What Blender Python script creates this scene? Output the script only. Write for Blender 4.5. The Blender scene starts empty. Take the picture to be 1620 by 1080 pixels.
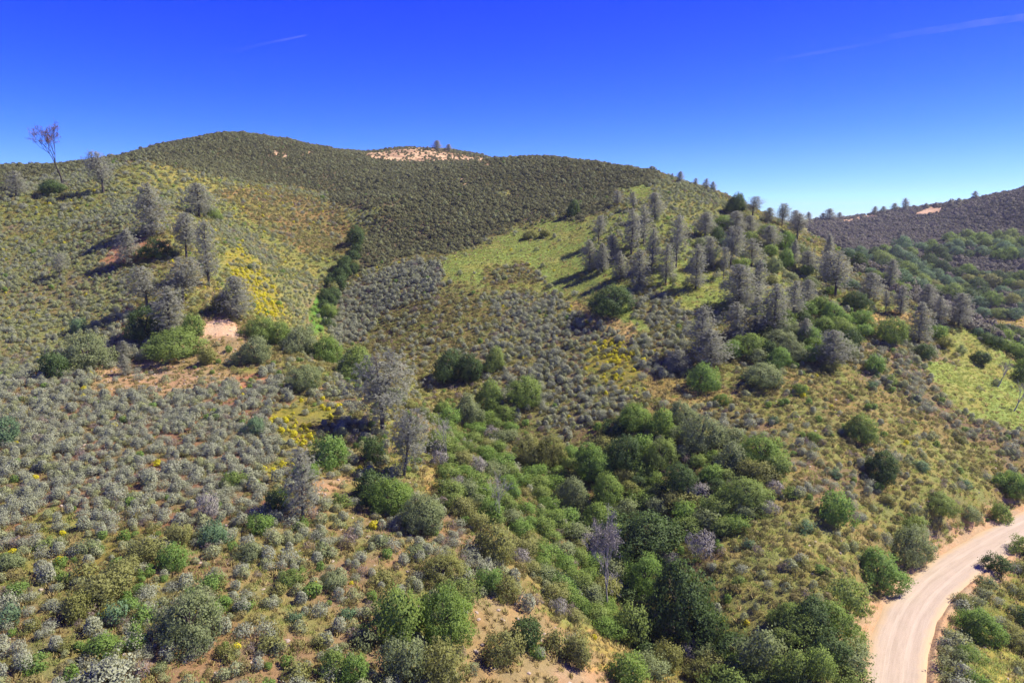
import bpy, math, random
import numpy as np
from mathutils import Vector, Matrix

# ---------------------------------------------------------------- camera, sky, sun
SCN = bpy.context.scene
S = 0.8                       # metres per modelling unit
F = 1115.0                    # focal length in photo pixels (1620 wide)
PITCH = math.radians(9.7)
CAMZ = 52.0 * S
cam_data = bpy.data.cameras.new("camera")
cam = bpy.data.objects.new("camera", cam_data)
SCN.collection.objects.link(cam)
cam_data.sensor_fit = 'HORIZONTAL'
cam_data.sensor_width = 36.0
cam_data.lens = F / 1620.0 * 36.0
cam_data.clip_start = 0.5
cam_data.clip_end = 60000
cam.location = (0, 0, CAMZ)
cam.rotation_euler = (math.pi / 2 - PITCH, 0, 0)
SCN.camera = cam

SUN_EL = math.radians(47)
SUN_AZ = math.radians(80)     # clockwise from the view direction (+Y) towards +X
world = bpy.data.worlds.new("World")
SCN.world = world
world.use_nodes = True
wn = world.node_tree.nodes
wl = world.node_tree.links
wn.clear()
sky = wn.new('ShaderNodeTexSky')
sky.sky_type = 'NISHITA'
sky.sun_disc = False
sky.sun_elevation = SUN_EL
sky.sun_rotation = SUN_AZ
sky.altitude = 600
sky.air_density = 1.0
sky.dust_density = 0.0
sky.ozone_density = 5.0
hs = wn.new('ShaderNodeHueSaturation')
hs.inputs['Saturation'].default_value = 1.3
hs.inputs['Hue'].default_value = 0.545
hs.inputs['Value'].default_value = 1.0
bg = wn.new('ShaderNodeBackground')
bg.inputs['Strength'].default_value = 0.10
wo = wn.new('ShaderNodeOutputWorld')
wl.new(sky.outputs[0], hs.inputs['Color'])
tone = wn.new('ShaderNodeMix'); tone.data_type = 'RGBA'; tone.blend_type = 'MULTIPLY'
tone.inputs[0].default_value = 1.0
tone.inputs[7].default_value = (0.56, 0.71, 1.0, 1.0)
wl.new(hs.outputs[0], tone.inputs[6])
sep = wn.new('ShaderNodeSeparateColor'); com = wn.new('ShaderNodeCombineColor')
wl.new(tone.outputs[2], sep.inputs[0])
def sky_channel(i, expo, gain, k=0.222):        # deepens the blue of the upper sky
    a = wn.new('ShaderNodeMath'); a.operation = 'MULTIPLY'; a.inputs[1].default_value = k
    p = wn.new('ShaderNodeMath'); p.operation = 'POWER'; p.inputs[1].default_value = expo
    g = wn.new('ShaderNodeMath'); g.operation = 'MULTIPLY'; g.inputs[1].default_value = gain / k
    wl.new(sep.outputs[i], a.inputs[0]); wl.new(a.outputs[0], p.inputs[0]); wl.new(p.outputs[0], g.inputs[0]); wl.new(g.outputs[0], com.inputs[i])
sky_channel(0, 1.6, 0.82); sky_channel(1, 1.15, 0.74); sky_channel(2, 1.0, 1.0)
wl.new(com.outputs[0], bg.inputs['Color'])
wl.new(bg.outputs[0], wo.inputs['Surface'])

sun_data = bpy.data.lights.new("sun", 'SUN')
sun_data.energy = 4.6
sun_data.angle = math.radians(0.53)
sun_data.color = (1.0, 0.91, 0.74)
sun = bpy.data.objects.new("sun", sun_data)
SCN.collection.objects.link(sun)
sdir = Vector((math.sin(SUN_AZ) * math.cos(SUN_EL), math.cos(SUN_AZ) * math.cos(SUN_EL), math.sin(SUN_EL)))
sun.rotation_euler = sdir.to_track_quat('Z', 'Y').to_euler()
sun.location = sdir * 800

SCN.view_settings.view_transform = 'Standard'
SCN.view_settings.look = 'None'
SCN.view_settings.exposure = 1.22
SCN.view_settings.gamma = 1.0
SCN.cycles.max_bounces = 6
SCN.cycles.diffuse_bounces = 3
SCN.cycles.transmission_bounces = 4
SCN.cycles.transparent_max_bounces = 8
SCN.cycles.volume_bounces = 0

rng = np.random.default_rng(7)
random.seed(7)

# ---------------------------------------------------------------- noise
def vnoise(x, y, seed=0):
    xi = np.floor(x).astype(np.int64); yi = np.floor(y).astype(np.int64)
    xf = x - xi; yf = y - yi
    u = xf * xf * (3 - 2 * xf); v = yf * yf * (3 - 2 * yf)
    def h(a, b):
        n = (a * 374761393 + b * 668265263 + seed * 974711) & 0xFFFFFFFF
        n = ((n ^ (n >> 13)) * 1274126177) & 0xFFFFFFFF
        n = (n ^ (n >> 16)) & 0xFFFFFFFF
        return n / 4294967295.0
    a = h(xi, yi); b = h(xi + 1, yi); c = h(xi, yi + 1); d = h(xi + 1, yi + 1)
    return (a * (1 - u) + b * u) * (1 - v) + (c * (1 - u) + d * u) * v

def fbm(x, y, octaves=4, seed=0):
    s = 0.0; a = 0.5; t = 0.0
    for i in range(octaves):
        s = s + a * vnoise(x * 2 ** i, y * 2 ** i, seed + i * 17); t += a; a *= 0.5
    return s / t            # 0..1

# ---------------------------------------------------------------- terrain
CT, ST = math.cos(PITCH), math.sin(PITCH)

def px_to_world(px, py, Y):
    """point of the photo pixel's sight line at forward distance Y (metres)"""
    u = (px - 810.0) / F; v = (540.0 - py) / F
    t = Y / (CT + v * ST)
    return u * t, Y, CAMZ + t * (-ST + v * CT)

def world_to_px(x, y, z):
    dz = z - CAMZ
    d = y * CT - dz * ST
    up = y * ST + dz * CT
    d = np.where(d < 0.1, 0.1, d)
    return 810.0 + F * x / d, 540.0 - F * up / d, d

# surveyed points: (pixel x, pixel y, forward distance in units)
SURVEY = [
 # foreground spur, seen from the front
 (-250,1080,52),(0,1080,50),(300,1080,52),(550,1080,55),(700,1080,58),(-200,900,66),(0,900,66),(300,900,68),(550,900,72),(750,900,76),
 (-250,800,80),(0,800,80),(300,800,82),(500,800,85),(650,800,90),(-250,700,98),(0,700,98),(300,700,100),(500,700,105),(620,700,108),
 (-250,600,128),(0,600,128),(300,600,129),(450,600,132),(560,625,125),(340,510,152),(200,560,143),(320,560,141),
 (430,548,149),(500,580,138),(690,692,111),(760,780,97),(830,880,83),(900,980,73),(960,1060,66),
 # upper left spur
 (-250,480,165),(0,500,160),(150,480,166),(0,400,200),(100,400,195),(150,300,240),(75,290,260),(0,300,250),(-250,330,240),
 (225,256,272),(240,330,212),(270,380,193),(300,420,180),(330,470,165),(100,345,220),(200,290,246),
 (400,300,290),(450,300,325),(500,380,262),(420,350,262),(400,400,212),(450,440,205),(340,400,195),(320,320,255),(560,305,330),(575,370,275),
 (470,480,198),(440,500,178),
 # gully
 (610,318,290),(602,332,282),(560,385,252),(516,440,231),(505,500,204),(535,560,182),(650,622,152),(760,700,131),(880,790,112),(950,900,93),(1000,1000,80),(1050,1080,71),
 # bowl right of the gully
 (560,435,232),(620,480,208),(680,418,226),(700,500,190),(750,560,167),(850,600,155),(850,500,185),(1000,500,173),(900,420,215),(900,348,258),(760,390,244),
 (640,560,172),(640,400,250),
 (1000,600,146),(1000,700,122),(1150,600,142),(1150,700,120),(1300,600,142),(1300,700,118),(1300,800,99),(1300,900,84),(1290,1000,73),(1150,800,101),(1150,900,86),(1150,1000,77),(1180,1080,70),(1290,1080,66),
 (1060,800,105),(1090,950,83),
 (1050,400,203),(1050,450,187),(1150,500,170),(1200,450,185),(1250,540,158),(1030,330,245),(1100,340,240),
 # right spur to the road
 (1400,930,90),(1480,860,102),(1600,770,122),(1500,800,108),(1500,700,130),(1620,700,134),(1450,600,147),(1620,645,150),(1540,540,172),(1450,490,183),
 (1400,465,198),(1550,585,165),(1350,520,165),(1370,560,155),(1330,432,214),(1240,362,242),(1165,322,268),(1120,300,290),(1300,460,195),
 # skyline of the main hills
 (1040,276,330),(950,262,370),(860,256,400),(760,259,420),(680,267,400),(650,255,440),(560,244,450),(450,221,430),(360,213,420),(280,223,400),(200,245,380),(100,261,345),(0,264,325),(-200,268,315),
 (360,245,362),(500,270,372),(620,285,345),(750,320,300),(850,300,315),(700,350,275),(640,340,286),(950,300,300),
 # sandy knob behind the saddle
 (580,242,520),(610,236,523),(640,232,526),(670,234,524),(700,238,522),(730,243,518),(757,248,515),(650,236,560),
 # far valley and far hills
 (1600,503,350),(1620,560,290),(1560,480,370),(1500,450,420),(1400,405,460),(1560,400,480),(1620,430,430),(1300,375,560),(1440,372,560),
 (1240,350,760),(1330,347,780),(1400,337,800),(1470,331,790),(1540,318,680),(1620,303,620),(1750,275,560),(1540,350,590),(1620,360,540),(1750,380,460),
 (1750,560,290),(1750,700,150),(1800,640,175),
]
# hidden or out-of-frame points, world units (X, Y, z)
SURVEY_W = [
 (0,-120,6),(-150,-100,20),(150,-100,-2),(40,20,-1),(-60,10,14),(80,20,-1),(-150,50,26),(120,50,-2),(200,100,-3),(0,35,4),(70,40,-1),
 (150,300,26),(135,350,28),(190,300,8),(120,420,40),(60,420,60),(230,230,-2),(180,240,3),(260,300,3),(160,260,18),(110,310,48),
 (-220,500,66),(-320,420,55),(-320,250,62),(-420,100,40),(-300,0,30),(170,520,45),
 (-400,900,40),(0,900,50),(0,1150,30),(400,1150,40),(700,1100,40),(-500,1150,30),(750,600,90),(700,300,40),(650,0,20),(350,100,10),(350,0,0),(300,-100,0),(500,850,50),(-600,500,40),(-600,0,40),
]
P = [px_to_world(a, b, c * S) for a, b, c in SURVEY] + [(a * S, b * S, c * S) for a, b, c in SURVEY_W]
P = np.array(P)

def _phi(r2):
    return 0.5 * r2 * np.log(r2 + 1e-9)

def fit_tps(P, lam=0.6):
    xy = P[:, :2] / 100.0
    n = len(P)
    d2 = ((xy[:, None] - xy[None]) ** 2).sum(-1)
    K = _phi(d2) + lam * 0.002 * np.eye(n)
    A = np.zeros((n + 3, n + 3))
    A[:n, :n] = K; A[:n, n] = 1; A[:n, n + 1:] = xy
    A[n, :n] = 1; A[n + 1:, :n] = xy.T
    b = np.zeros(n + 3); b[:n] = P[:, 2]
    return xy, np.linalg.solve(A, b)

TXY, TW = fit_tps(P)

def tps(x, y):
    out = np.empty(x.shape)
    n = len(TXY)
    xf = x.ravel() / 100.0; yf = y.ravel() / 100.0; o = out.ravel()
    for i in range(0, len(xf), 40000):
        a = xf[i:i + 40000]; b = yf[i:i + 40000]
        d2 = (a[:, None] - TXY[None, :, 0]) ** 2 + (b[:, None] - TXY[None, :, 1]) ** 2
        o[i:i + 40000] = _phi(d2) @ TW[:n] + TW[n] + TW[n + 1] * a + TW[n + 2] * b
    return o.reshape(x.shape)

GX0, GX1, GY0, GY1, GS = -560.0, 680.0, -140.0, 1000.0, 2.0
gx = np.arange(GX0, GX1 + 0.1, GS); gy = np.arange(GY0, GY1 + 0.1, GS)
GXX, GYY = np.meshgrid(gx, gy)
GRID = tps(GXX, GYY)

def base_height(x, y):
    fx = np.clip((x - GX0) / GS, 0, len(gx) - 1.001); fy = np.clip((y - GY0) / GS, 0, len(gy) - 1.001)
    i = fx.astype(int); j = fy.astype(int); u = fx - i; v = fy - j
    z = (GRID[j, i] * (1 - u) + GRID[j, i + 1] * u) * (1 - v) + (GRID[j + 1, i] * (1 - u) + GRID[j + 1, i + 1] * u) * v
    return z

# the dirt road: centre line found on a gently rising plane
ROAD_PX = [(1395,1400),(1405,1230),(1415,1080),(1427,1005),(1457,946),(1512,897),(1592,848),(1680,806),(1800,770),(1950,745)]
ROAD_HW = 2.5
def road_z(y):
    return 0.6 + 0.004 * y
_rp = []
for a, b in ROAD_PX:
    lo, hi = 20.0, 400.0
    for _ in range(50):
        m = 0.5 * (lo + hi)
        if px_to_world(a, b, m)[2] > road_z(m): lo = m
        else: hi = m
    _rp.append(px_to_world(a, b, lo)[:2])
_rp = np.array(_rp)
def catmull(p, n=24):
    out = []
    q = np.vstack([2 * p[0] - p[1], p, 2 * p[-1] - p[-2]])
    for i in range(1, len(q) - 2):
        for k in range(n):
            t = k / n
            out.append(0.5 * ((2 * q[i]) + (-q[i-1] + q[i+1]) * t + (2*q[i-1] - 5*q[i] + 4*q[i+1] - q[i+2]) * t*t + (-q[i-1] + 3*q[i] - 3*q[i+1] + q[i+2]) * t**3))
    out.append(p[-1])
    return np.array(out)
ROAD = catmull(_rp)
RT = np.gradient(ROAD, axis=0); RT /= np.linalg.norm(RT, axis=1)[:, None]

def road_dist(x, y):
    """signed distance to the road's centre line (left of travel < 0) and its y there"""
    sh = x.shape; xf = x.ravel(); yf = y.ravel()
    dist = np.full(xf.shape, 1e3); ys = np.zeros(xf.shape)
    m = (xf > ROAD[:, 0].min() - 30) & (xf < ROAD[:, 0].max() + 30) & (yf > ROAD[:, 1].min() - 30) & (yf < ROAD[:, 1].max() + 30)
    idx = np.nonzero(m)[0]
    for i in range(0, len(idx), 30000):
        k = idx[i:i + 30000]
        dx = xf[k, None] - ROAD[None, :, 0]; dy = yf[k, None] - ROAD[None, :, 1]
        d2 = dx * dx + dy * dy
        j = d2.argmin(1); a = np.arange(len(k))
        side = RT[j, 0] * dy[a, j] - RT[j, 1] * dx[a, j]
        dist[k] = np.sqrt(d2[a, j]) * np.where(side > 0, -1, 1); ys[k] = ROAD[j, 1]
    return dist.reshape(sh), ys.reshape(sh)

def sstep(a, b, x):
    t = np.clip((x - a) / (b - a), 0, 1)
    return t * t * (3 - 2 * t)

def height(x, y, detail=True):
    x = np.asarray(x, float); y = np.asarray(y, float)
    z = base_height(x, y)
    r = np.hypot(x, y)
    z = z + (fbm(x / 26, y / 26, 3, 5) - 0.5) * 1.8 * np.clip(r / 90, 0.3, 1.4)
    if detail:
        z = z + (fbm(x / 3.2, y / 3.2, 3, 9) - 0.5) * 0.5
    d, ys = road_dist(x, y)
    ad = np.abs(d)
    rz = road_z(ys)
    w = 1 - sstep(ROAD_HW + 0.2, ROAD_HW + 3.6, ad)
    z = z * (1 - w) + (rz - 0.10) * w
    z = z + 0.32 * np.exp(-((ad - ROAD_HW - 0.45) / 0.32) ** 2) * (0.5 + fbm(x / 1.5, y / 1.5, 2, 3))
    z = np.where(ad < ROAD_HW - 0.2, rz - 0.22, z)
    return z

# depth of the visible ground on a pixel grid (used to look up where a plant of the photo stands)
DPX = np.arange(-320, 1941, 5.0); DPY = np.arange(150, 1161, 4.0)
def trace_grid():
    U, V = np.meshgrid((DPX - 810) / F, (540 - DPY) / F)
    dy = CT + V * ST; dz = (-ST + V * CT) / dy; dx = U / dy
    hit = np.full(U.shape, np.inf)
    ylast = 30.0; y = 30.0
    alive = np.ones(U.shape, bool)
    while y < 990:
        step = max(0.5, y * 0.006)
        y += step
        a = np.nonzero(alive)
        if len(a[0]) == 0: break
        xx = dx[a] * y; zz = CAMZ + dz[a] * y
        h = base_height(xx, np.full(xx.shape, y)) + (fbm(xx / 26, np.full(xx.shape, y) / 26, 3, 5) - 0.5) * 1.8 * np.clip(np.hypot(xx, y) / 90, 0.3, 1.4)
        k = zz < h
        hit[a[0][k], a[1][k]] = y - step * 0.5
        alive[a[0][k], a[1][k]] = False
    return hit
DEPTH = trace_grid()

def depth_at(px, py):
    i = np.clip(np.round((np.asarray(px) - DPX[0]) / 5).astype(int), 0, len(DPX) - 1)
    j = np.clip(np.round((np.asarray(py) - DPY[0]) / 4).astype(int), 0, len(DPY) - 1)
    return DEPTH[j, i]

def ground_at(px, py):
    """world point of the ground seen at a photo pixel (refined march along the sight line)"""
    u = (px - 810.0) / F; v = (540.0 - py) / F
    dy = CT + v * ST; dz = (-ST + v * CT) / dy; dx = u / dy
    y0 = float(depth_at(px, py))
    if not np.isfinite(y0):
        for k in range(1, 30):                  # a pixel just above the skyline: slide down to the ground
            y0 = float(depth_at(px, py + k * 2))
            if np.isfinite(y0): return ground_at(px, py + k * 2)
        return None
    ys = np.linspace(max(25, y0 * 0.97 - 3), y0 * 1.03 + 3, 160)
    h = height(dx * ys, ys); z = CAMZ + dz * ys
    k = np.nonzero(z < h)[0]
    y = ys[k[0]] if len(k) else y0
    x = dx * y
    return Vector((x, y, float(height(np.array([x]), np.array([y]))[0])))
# ---------------------------------------------------------------- terrain mesh
def build_terrain_arrays():
    th = np.concatenate([np.arange(-180, -44, 3.0), np.arange(-44, 44, 0.14), np.arange(44, 180.1, 3.0)])
    th = np.radians(th)
    rr = [4.0, 12.0, 22.0, 30.0]
    while rr[-1] < 980: rr.append(rr[-1] * 1.0068 + 0.02)
    rr = np.array(rr)
    R, T = np.meshgrid(rr, th, indexing='ij')
    X = R * np.sin(T); Y = R * np.cos(T)
    Z = height(X, Y)
    far = sstep(840, 980, R)
    Z = Z * (1 - far) + far * (15.0)
    return X, Y, Z
TX, TY, TZ = build_terrain_arrays()
# ---------------------------------------------------------------- vegetation zones
# outlines as surveyed in the photo; each one is carried onto the ground it covers
ZN = ['buck','chap','sage','sageu','ygrass','rust','flower','bowl','olive','grass','dry','gully','mixed','bare','red','pale','roadside',
      'farchap','valley','sand','bright','upright','sparse','midsage','pinefloor','oliveleft','farface']
ZI = {n: i for i, n in enumerate(ZN)}
ZPOLY = [
 ('chap', [(-400,150),(-400,310),(0,304),(60,281),(100,276),(150,257),(200,256),(235,251),(260,258),(310,268),(380,285),(420,287),(500,300),(540,323),(575,333),(604,322),(603,335),(588,362),(562,378),(556,400),(520,425),(513,452),(535,442),(575,425),(640,407),(700,397),(760,384),(800,364),(850,345),(890,336),(915,350),(930,338),(975,332),(972,304),(1000,296),(1040,284),(1050,262),(1050,150)]),
 ('sageu', [(-400,310),(0,304),(60,281),(100,276),(150,257),(190,258),(215,290),(235,340),(232,400),(210,440),(205,500),(130,560),(0,605),(-400,605)]),
 ('sage', [(-400,590),(0,600),(130,560),(205,480),(235,520),(300,585),(440,590),(470,620),(440,700),(430,780),(400,835),(0,850),(-400,850)]),
 ('ygrass', [(-400,318),(0,310),(60,300),(150,300),(172,328),(60,347),(-50,352),(-400,352)]),
 ('ygrass', [(-400,392),(0,376),(80,362),(142,358),(142,366),(60,380),(0,392),(-400,405)]),
 ('sageu', [(60,281),(150,258),(165,285),(120,300),(80,296)]),
 ('ygrass', [(178,268),(205,257),(235,254),(260,260),(310,270),(380,287),(420,290),(500,303),(540,326),(575,338),(604,325),(600,340),(586,362),(560,380),(553,402),(518,427),(508,450),(502,520),(480,545),(400,500),(350,480),(330,420),(290,345),(225,310),(190,292)]),
 ('sageu', [(320,330),(360,350),(400,370),(430,395),(455,450),(440,440),(395,395),(340,375)]),
 ('sageu', [(440,440),(480,430),(505,450),(500,520),(470,510)]),
 ('rust', [(330,300),(420,296),(500,310),(545,335),(560,372),(545,398),(500,405),(440,380),(390,335)]),
 ('flower', [(345,395),(372,388),(405,410),(435,440),(452,492),(420,505),(395,480),(358,430)]),
 ('bright', [(495,490),(510,460),(518,470),(516,525),(500,530)]),
 ('bowl', [(515,500),(520,465),(560,437),(640,416),(700,415),(712,440),(690,468),(640,480),(600,495),(570,545),(530,545)]),
 ('olive', [(575,545),(600,495),(640,480),(690,468),(770,462),(795,490),(790,530),(705,548),(660,600),(610,600)]),
 ('midsage', [(762,465),(880,456),(1000,520),(1080,535),(1095,600),(1020,600),(980,650),(900,700),(830,690),(780,620),(705,560),(760,540),(795,500)]),
 ('grass', [(700,425),(700,400),(760,386),(805,366),(852,347),(890,338),(915,352),(932,340),(940,420),(990,450),(1100,445),(1150,470),(1150,500),(1090,520),(1010,525),(960,505),(910,495),(880,462),(800,452),(700,448)]),
 ('olive', [(755,422),(830,416),(860,440),(800,452),(755,448)]),
 ('dry', [(885,478),(925,478),(950,498),(1000,508),(1015,525),(990,530),(930,510)]),
 ('midsage', [(975,455),(1030,452),(1090,490),(1100,540),(1040,530),(1010,500)]),
 ('flower', [(918,560),(958,532),(1008,552),(1016,600),(980,615),(925,592)]),
 ('upright', [(1040,284),(1065,270),(1160,318),(1240,365),(1330,440),(1300,470),(1190,400),(1100,350),(1010,320),(975,304),(1000,296)]),
 ('ygrass', [(975,302),(1040,290),(1045,330),(1000,330)]),
 ('pinefloor', [(930,345),(1010,322),(1100,352),(1190,402),(1300,470),(1440,490),(1440,520),(1280,500),(1160,500),(1100,448),(990,452),(940,420)]),
 ('grass', [(1080,430),(1130,430),(1150,470),(1150,500),(1090,470)]),
 ('gully', [(1150,560),(1160,535),(1210,520),(1290,480),(1360,475),(1380,520),(1330,560),(1240,575)]),
 ('dry', [(1015,600),(1060,585),(1110,618),(1180,610),(1160,632),(1060,640),(1030,625)]),
 ('sparse', [(1330,560),(1400,530),(1470,540),(1560,610),(1640,690),(1960,700),(1960,790),(1620,780),(1560,710),(1450,650),(1380,605)]),
 ('sparse', [(1100,640),(1190,650),(1270,690),(1330,740),(1310,760),(1220,710),(1120,680)]),
 ('sparse', [(1260,760),(1330,745),(1400,700),(1440,730),(1400,790),(1300,800)]),
 ('grass', [(1480,528),(1520,515),(1560,535),(1610,580),(1640,680),(1600,682),(1530,655),(1450,575),(1520,575)]),
 ('dry', [(1370,495),(1440,495),(1440,518),(1380,515)]),
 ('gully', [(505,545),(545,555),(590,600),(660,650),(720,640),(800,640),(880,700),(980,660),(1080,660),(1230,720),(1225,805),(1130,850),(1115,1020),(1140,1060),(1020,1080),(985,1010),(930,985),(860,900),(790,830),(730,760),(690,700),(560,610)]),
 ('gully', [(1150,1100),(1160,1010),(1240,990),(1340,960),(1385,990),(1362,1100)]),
 ('mixed', [(-400,840),(0,840),(400,830),(440,780),(450,700),(520,720),(620,740),(760,850),(830,940),(700,1090),(0,1400),(-400,1400)]),
 ('mixed', [(470,620),(540,600),(600,640),(620,740),(500,720),(450,700)]),
 ('flower', [(430,640),(500,625),(545,640),(540,680),(480,705),(435,680)]),
 ('flower', [(415,735),(460,720),(455,750),(425,755)]),
 ('oliveleft', [(95,940),(120,890),(190,820),(270,850),(285,880),(210,930),(190,1000)]),
 ('ygrass', [(30,825),(85,800),(150,828),(120,850),(60,860)]),
 ('ygrass', [(-60,880),(30,870),(60,890),(20,930),(-60,940)]),
 ('bare', [(735,945),(790,935),(840,960),(870,985),(940,1010),(1000,1055),(965,1100),(900,1400),(700,1400),(715,1080),(745,1010)]),
 ('dry', [(900,985),(990,1010),(1060,1060),(1180,1070),(1180,1100),(1000,1100),(940,1040)]),
 ('bare', [(205,575),(265,565),(305,505),(345,494),(395,525),(432,570),(400,580),(330,572),(400,600),(310,612),(240,624),(130,612),(155,572)]),
 ('pale', [(322,515),(358,500),(372,525),(335,534)]),
 ('red', [(150,412),(180,385),(225,372),(272,384),(268,402),(230,410),(210,418)]),
 ('red', [(355,590),(430,592),(445,606),(380,610)]),
 ('bare', [(645,648),(668,660),(692,686),(680,692),(655,672)]),
 ('dry', [(655,745),(688,735),(695,780),(665,790)]),
 ('bare', [(500,755),(560,750),(545,775),(505,785)]),
 ('roadside', [(1463,1400),(1463,1080),(1468,1010),(1492,955),(1542,905),(1622,855),(1960,800),(1960,1400)]),
 ('farchap', [(1270,355),(1330,325),(1640,270),(1960,240),(1960,440),(1620,430),(1500,450),(1420,430),(1340,400)]),
 ('valley', [(1340,400),(1440,388),(1500,390),(1560,385),(1620,378),(1960,380),(1960,600),(1640,590),(1600,565),(1560,535),(1510,510),(1420,470),(1360,430)]),
 ('farface', [(1480,405),(1620,400),(1960,400),(1960,425),(1620,430),(1480,420)]),
 ('farchap', [(1500,462),(1560,455),(1620,460),(1960,465),(1960,490),(1560,482)]),
 ('dry', [(1545,508),(1580,500),(1660,500),(1960,500),(1960,516),(1560,516)]),
 ('red', [(1538,512),(1560,516),(1660,516),(1660,521),(1545,520)]),
 ('pale', [(1330,346),(1355,340),(1388,337),(1390,343),(1355,350),(1332,353)]),
 ('pale', [(1446,334),(1478,324),(1494,326),(1490,336),(1452,342)]),
 ('pale', [(424,238),(430,236),(437,247),(432,249)]),
 ('pale', [(440,240),(446,240),(452,248),(448,249)]),
 ('pale', [(484,238),(490,237),(492,242),(486,242)]),
 ('pale', [(722,288),(736,279),(738,281),(725,290)]),
 ('pale', [(764,258),(769,251),(772,251),(767,259)]),
 ('ygrass', [(785,303),(805,300),(808,307),(790,309)]),
 ('grass', [(980,296),(1020,290),(1040,300),(1030,318),(985,308)]),
 ('sand', [(565,244),(600,236),(640,230),(680,231),(720,238),(765,248),(775,256),(700,258),(600,254)]),
]
ZSTEP = 3.0
zx = np.arange(-400, 1961, ZSTEP); zy = np.arange(150, 1401, ZSTEP)
ZXX, ZYY = np.meshgrid(zx, zy)
ZONE = np.zeros(ZXX.shape, int)
def in_poly(x, y, poly):
    c = np.zeros(x.shape, bool)
    n = len(poly); j = n - 1
    for i in range(n):
        xi, yi = poly[i]; xj, yj = poly[j]
        if yi != yj:
            k = ((yi > y) != (yj > y)) & (x < (xj - xi) * (y - yi) / (yj - yi) + xi)
            c ^= k
        j = i
    return c
for n, p in ZPOLY:
    p2 = np.array(p)
    m = (ZXX >= p2[:, 0].min()) & (ZXX <= p2[:, 0].max()) & (ZYY >= p2[:, 1].min()) & (ZYY <= p2[:, 1].max())
    k = np.nonzero(m)
    ins = in_poly(ZXX[k], ZYY[k], p)
    ZONE[k[0][ins], k[1][ins]] = ZI[n]

def zone_of(x, y, z, jitter=True, dither=None):
    """zone index of ground points; also whether the point is out of the photo's sight"""
    px, py, d = world_to_px(x, y, z)
    r = np.hypot(x, y)
    vis = depth_at(px, py)
    hid = (y > vis * 1.05 + 5) | ~np.isfinite(vis) & (r < 950) & False
    if jitter:
        s = 5.5 * np.clip(r / 60, 1.0, 3)
        amp = np.clip(1300.0 / r, 2.5, 14)
        px = px + (fbm(x / s * 2, y / s * 2, 4, 41) - 0.5) * 4.2 * amp
        py = py + (fbm(x / s * 2, y / s * 2, 4, 57) - 0.5) * 2.6 * amp
    if dither is not None:
        q = np.clip(700.0 / r, 2.2, 7); px = px + dither.normal(0, 1, px.shape) * q; py = py + dither.normal(0, .7, px.shape) * q
    i = np.clip(((px - zx[0]) / ZSTEP).astype(int), 0, len(zx) - 1)
    j = np.clip(((py - zy[0]) / ZSTEP).astype(int), 0, len(zy) - 1)
    zn = ZONE[j, i]
    zn = np.where(hid & (y > 200), ZI['chap'], zn)
    zn = np.where(y < 5, ZI['sageu'], zn)
    return zn, hid

# ground colours: (main, second, share of the second, grain)
ZCOL = {
 'buck': ((.250,.215,.092),(.225,.248,.086),.55), 'chap': ((.120,.105,.065),(.085,.085,.050),.4), 'sage': ((.215,.135,.090),(.180,.155,.080),.45),
 'sageu': ((.190,.180,.100),(.185,.210,.088),.5), 'ygrass': ((.245,.248,.080),(.200,.235,.078),.5), 'rust': ((.220,.165,.075),(.190,.190,.065),.45),
 'flower': ((.240,.235,.050),(.200,.190,.065),.4), 'bowl': ((.150,.130,.085),(.140,.145,.075),.4), 'olive': ((.190,.165,.065),(.160,.155,.060),.5),
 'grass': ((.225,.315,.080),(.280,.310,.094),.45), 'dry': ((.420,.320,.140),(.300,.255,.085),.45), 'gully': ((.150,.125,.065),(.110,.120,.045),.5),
 'mixed': ((.240,.180,.110),(.215,.225,.090),.5), 'bare': ((.370,.275,.175),(.290,.235,.125),.5), 'red': ((.350,.190,.115),(.330,.230,.120),.4),
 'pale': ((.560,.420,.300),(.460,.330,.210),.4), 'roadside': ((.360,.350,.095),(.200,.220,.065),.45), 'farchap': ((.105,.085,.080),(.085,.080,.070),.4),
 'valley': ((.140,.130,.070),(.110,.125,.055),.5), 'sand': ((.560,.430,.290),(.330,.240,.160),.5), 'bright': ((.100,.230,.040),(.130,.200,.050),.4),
 'upright': ((.210,.235,.095),(.215,.230,.078),.45), 'sparse': ((.215,.175,.110),(.200,.190,.080),.5), 'midsage': ((.190,.165,.090),(.185,.195,.075),.5),
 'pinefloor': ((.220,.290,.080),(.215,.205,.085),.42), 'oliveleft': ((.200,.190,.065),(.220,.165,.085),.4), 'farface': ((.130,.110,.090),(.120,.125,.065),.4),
}
C1 = np.array([ZCOL[n][0] for n in ZN]); C2 = np.array([ZCOL[n][1] for n in ZN]); CS = np.array([ZCOL[n][2] for n in ZN])

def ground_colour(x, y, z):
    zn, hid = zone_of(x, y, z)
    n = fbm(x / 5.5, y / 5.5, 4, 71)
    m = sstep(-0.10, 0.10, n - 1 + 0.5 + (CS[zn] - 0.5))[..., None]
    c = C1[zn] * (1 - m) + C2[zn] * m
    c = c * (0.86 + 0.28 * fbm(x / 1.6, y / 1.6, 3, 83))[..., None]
    # bare dirt bank along the road
    d, ys = road_dist(x, y)
    bank = (1 - sstep(0.9, 2.4, np.abs(d) - ROAD_HW + (fbm(x / 1.7, y / 1.7, 3, 19) - 0.5) * 2.2))[..., None]
    return c * (1 - bank) + np.array((.46, .34, .22)) * bank
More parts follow.
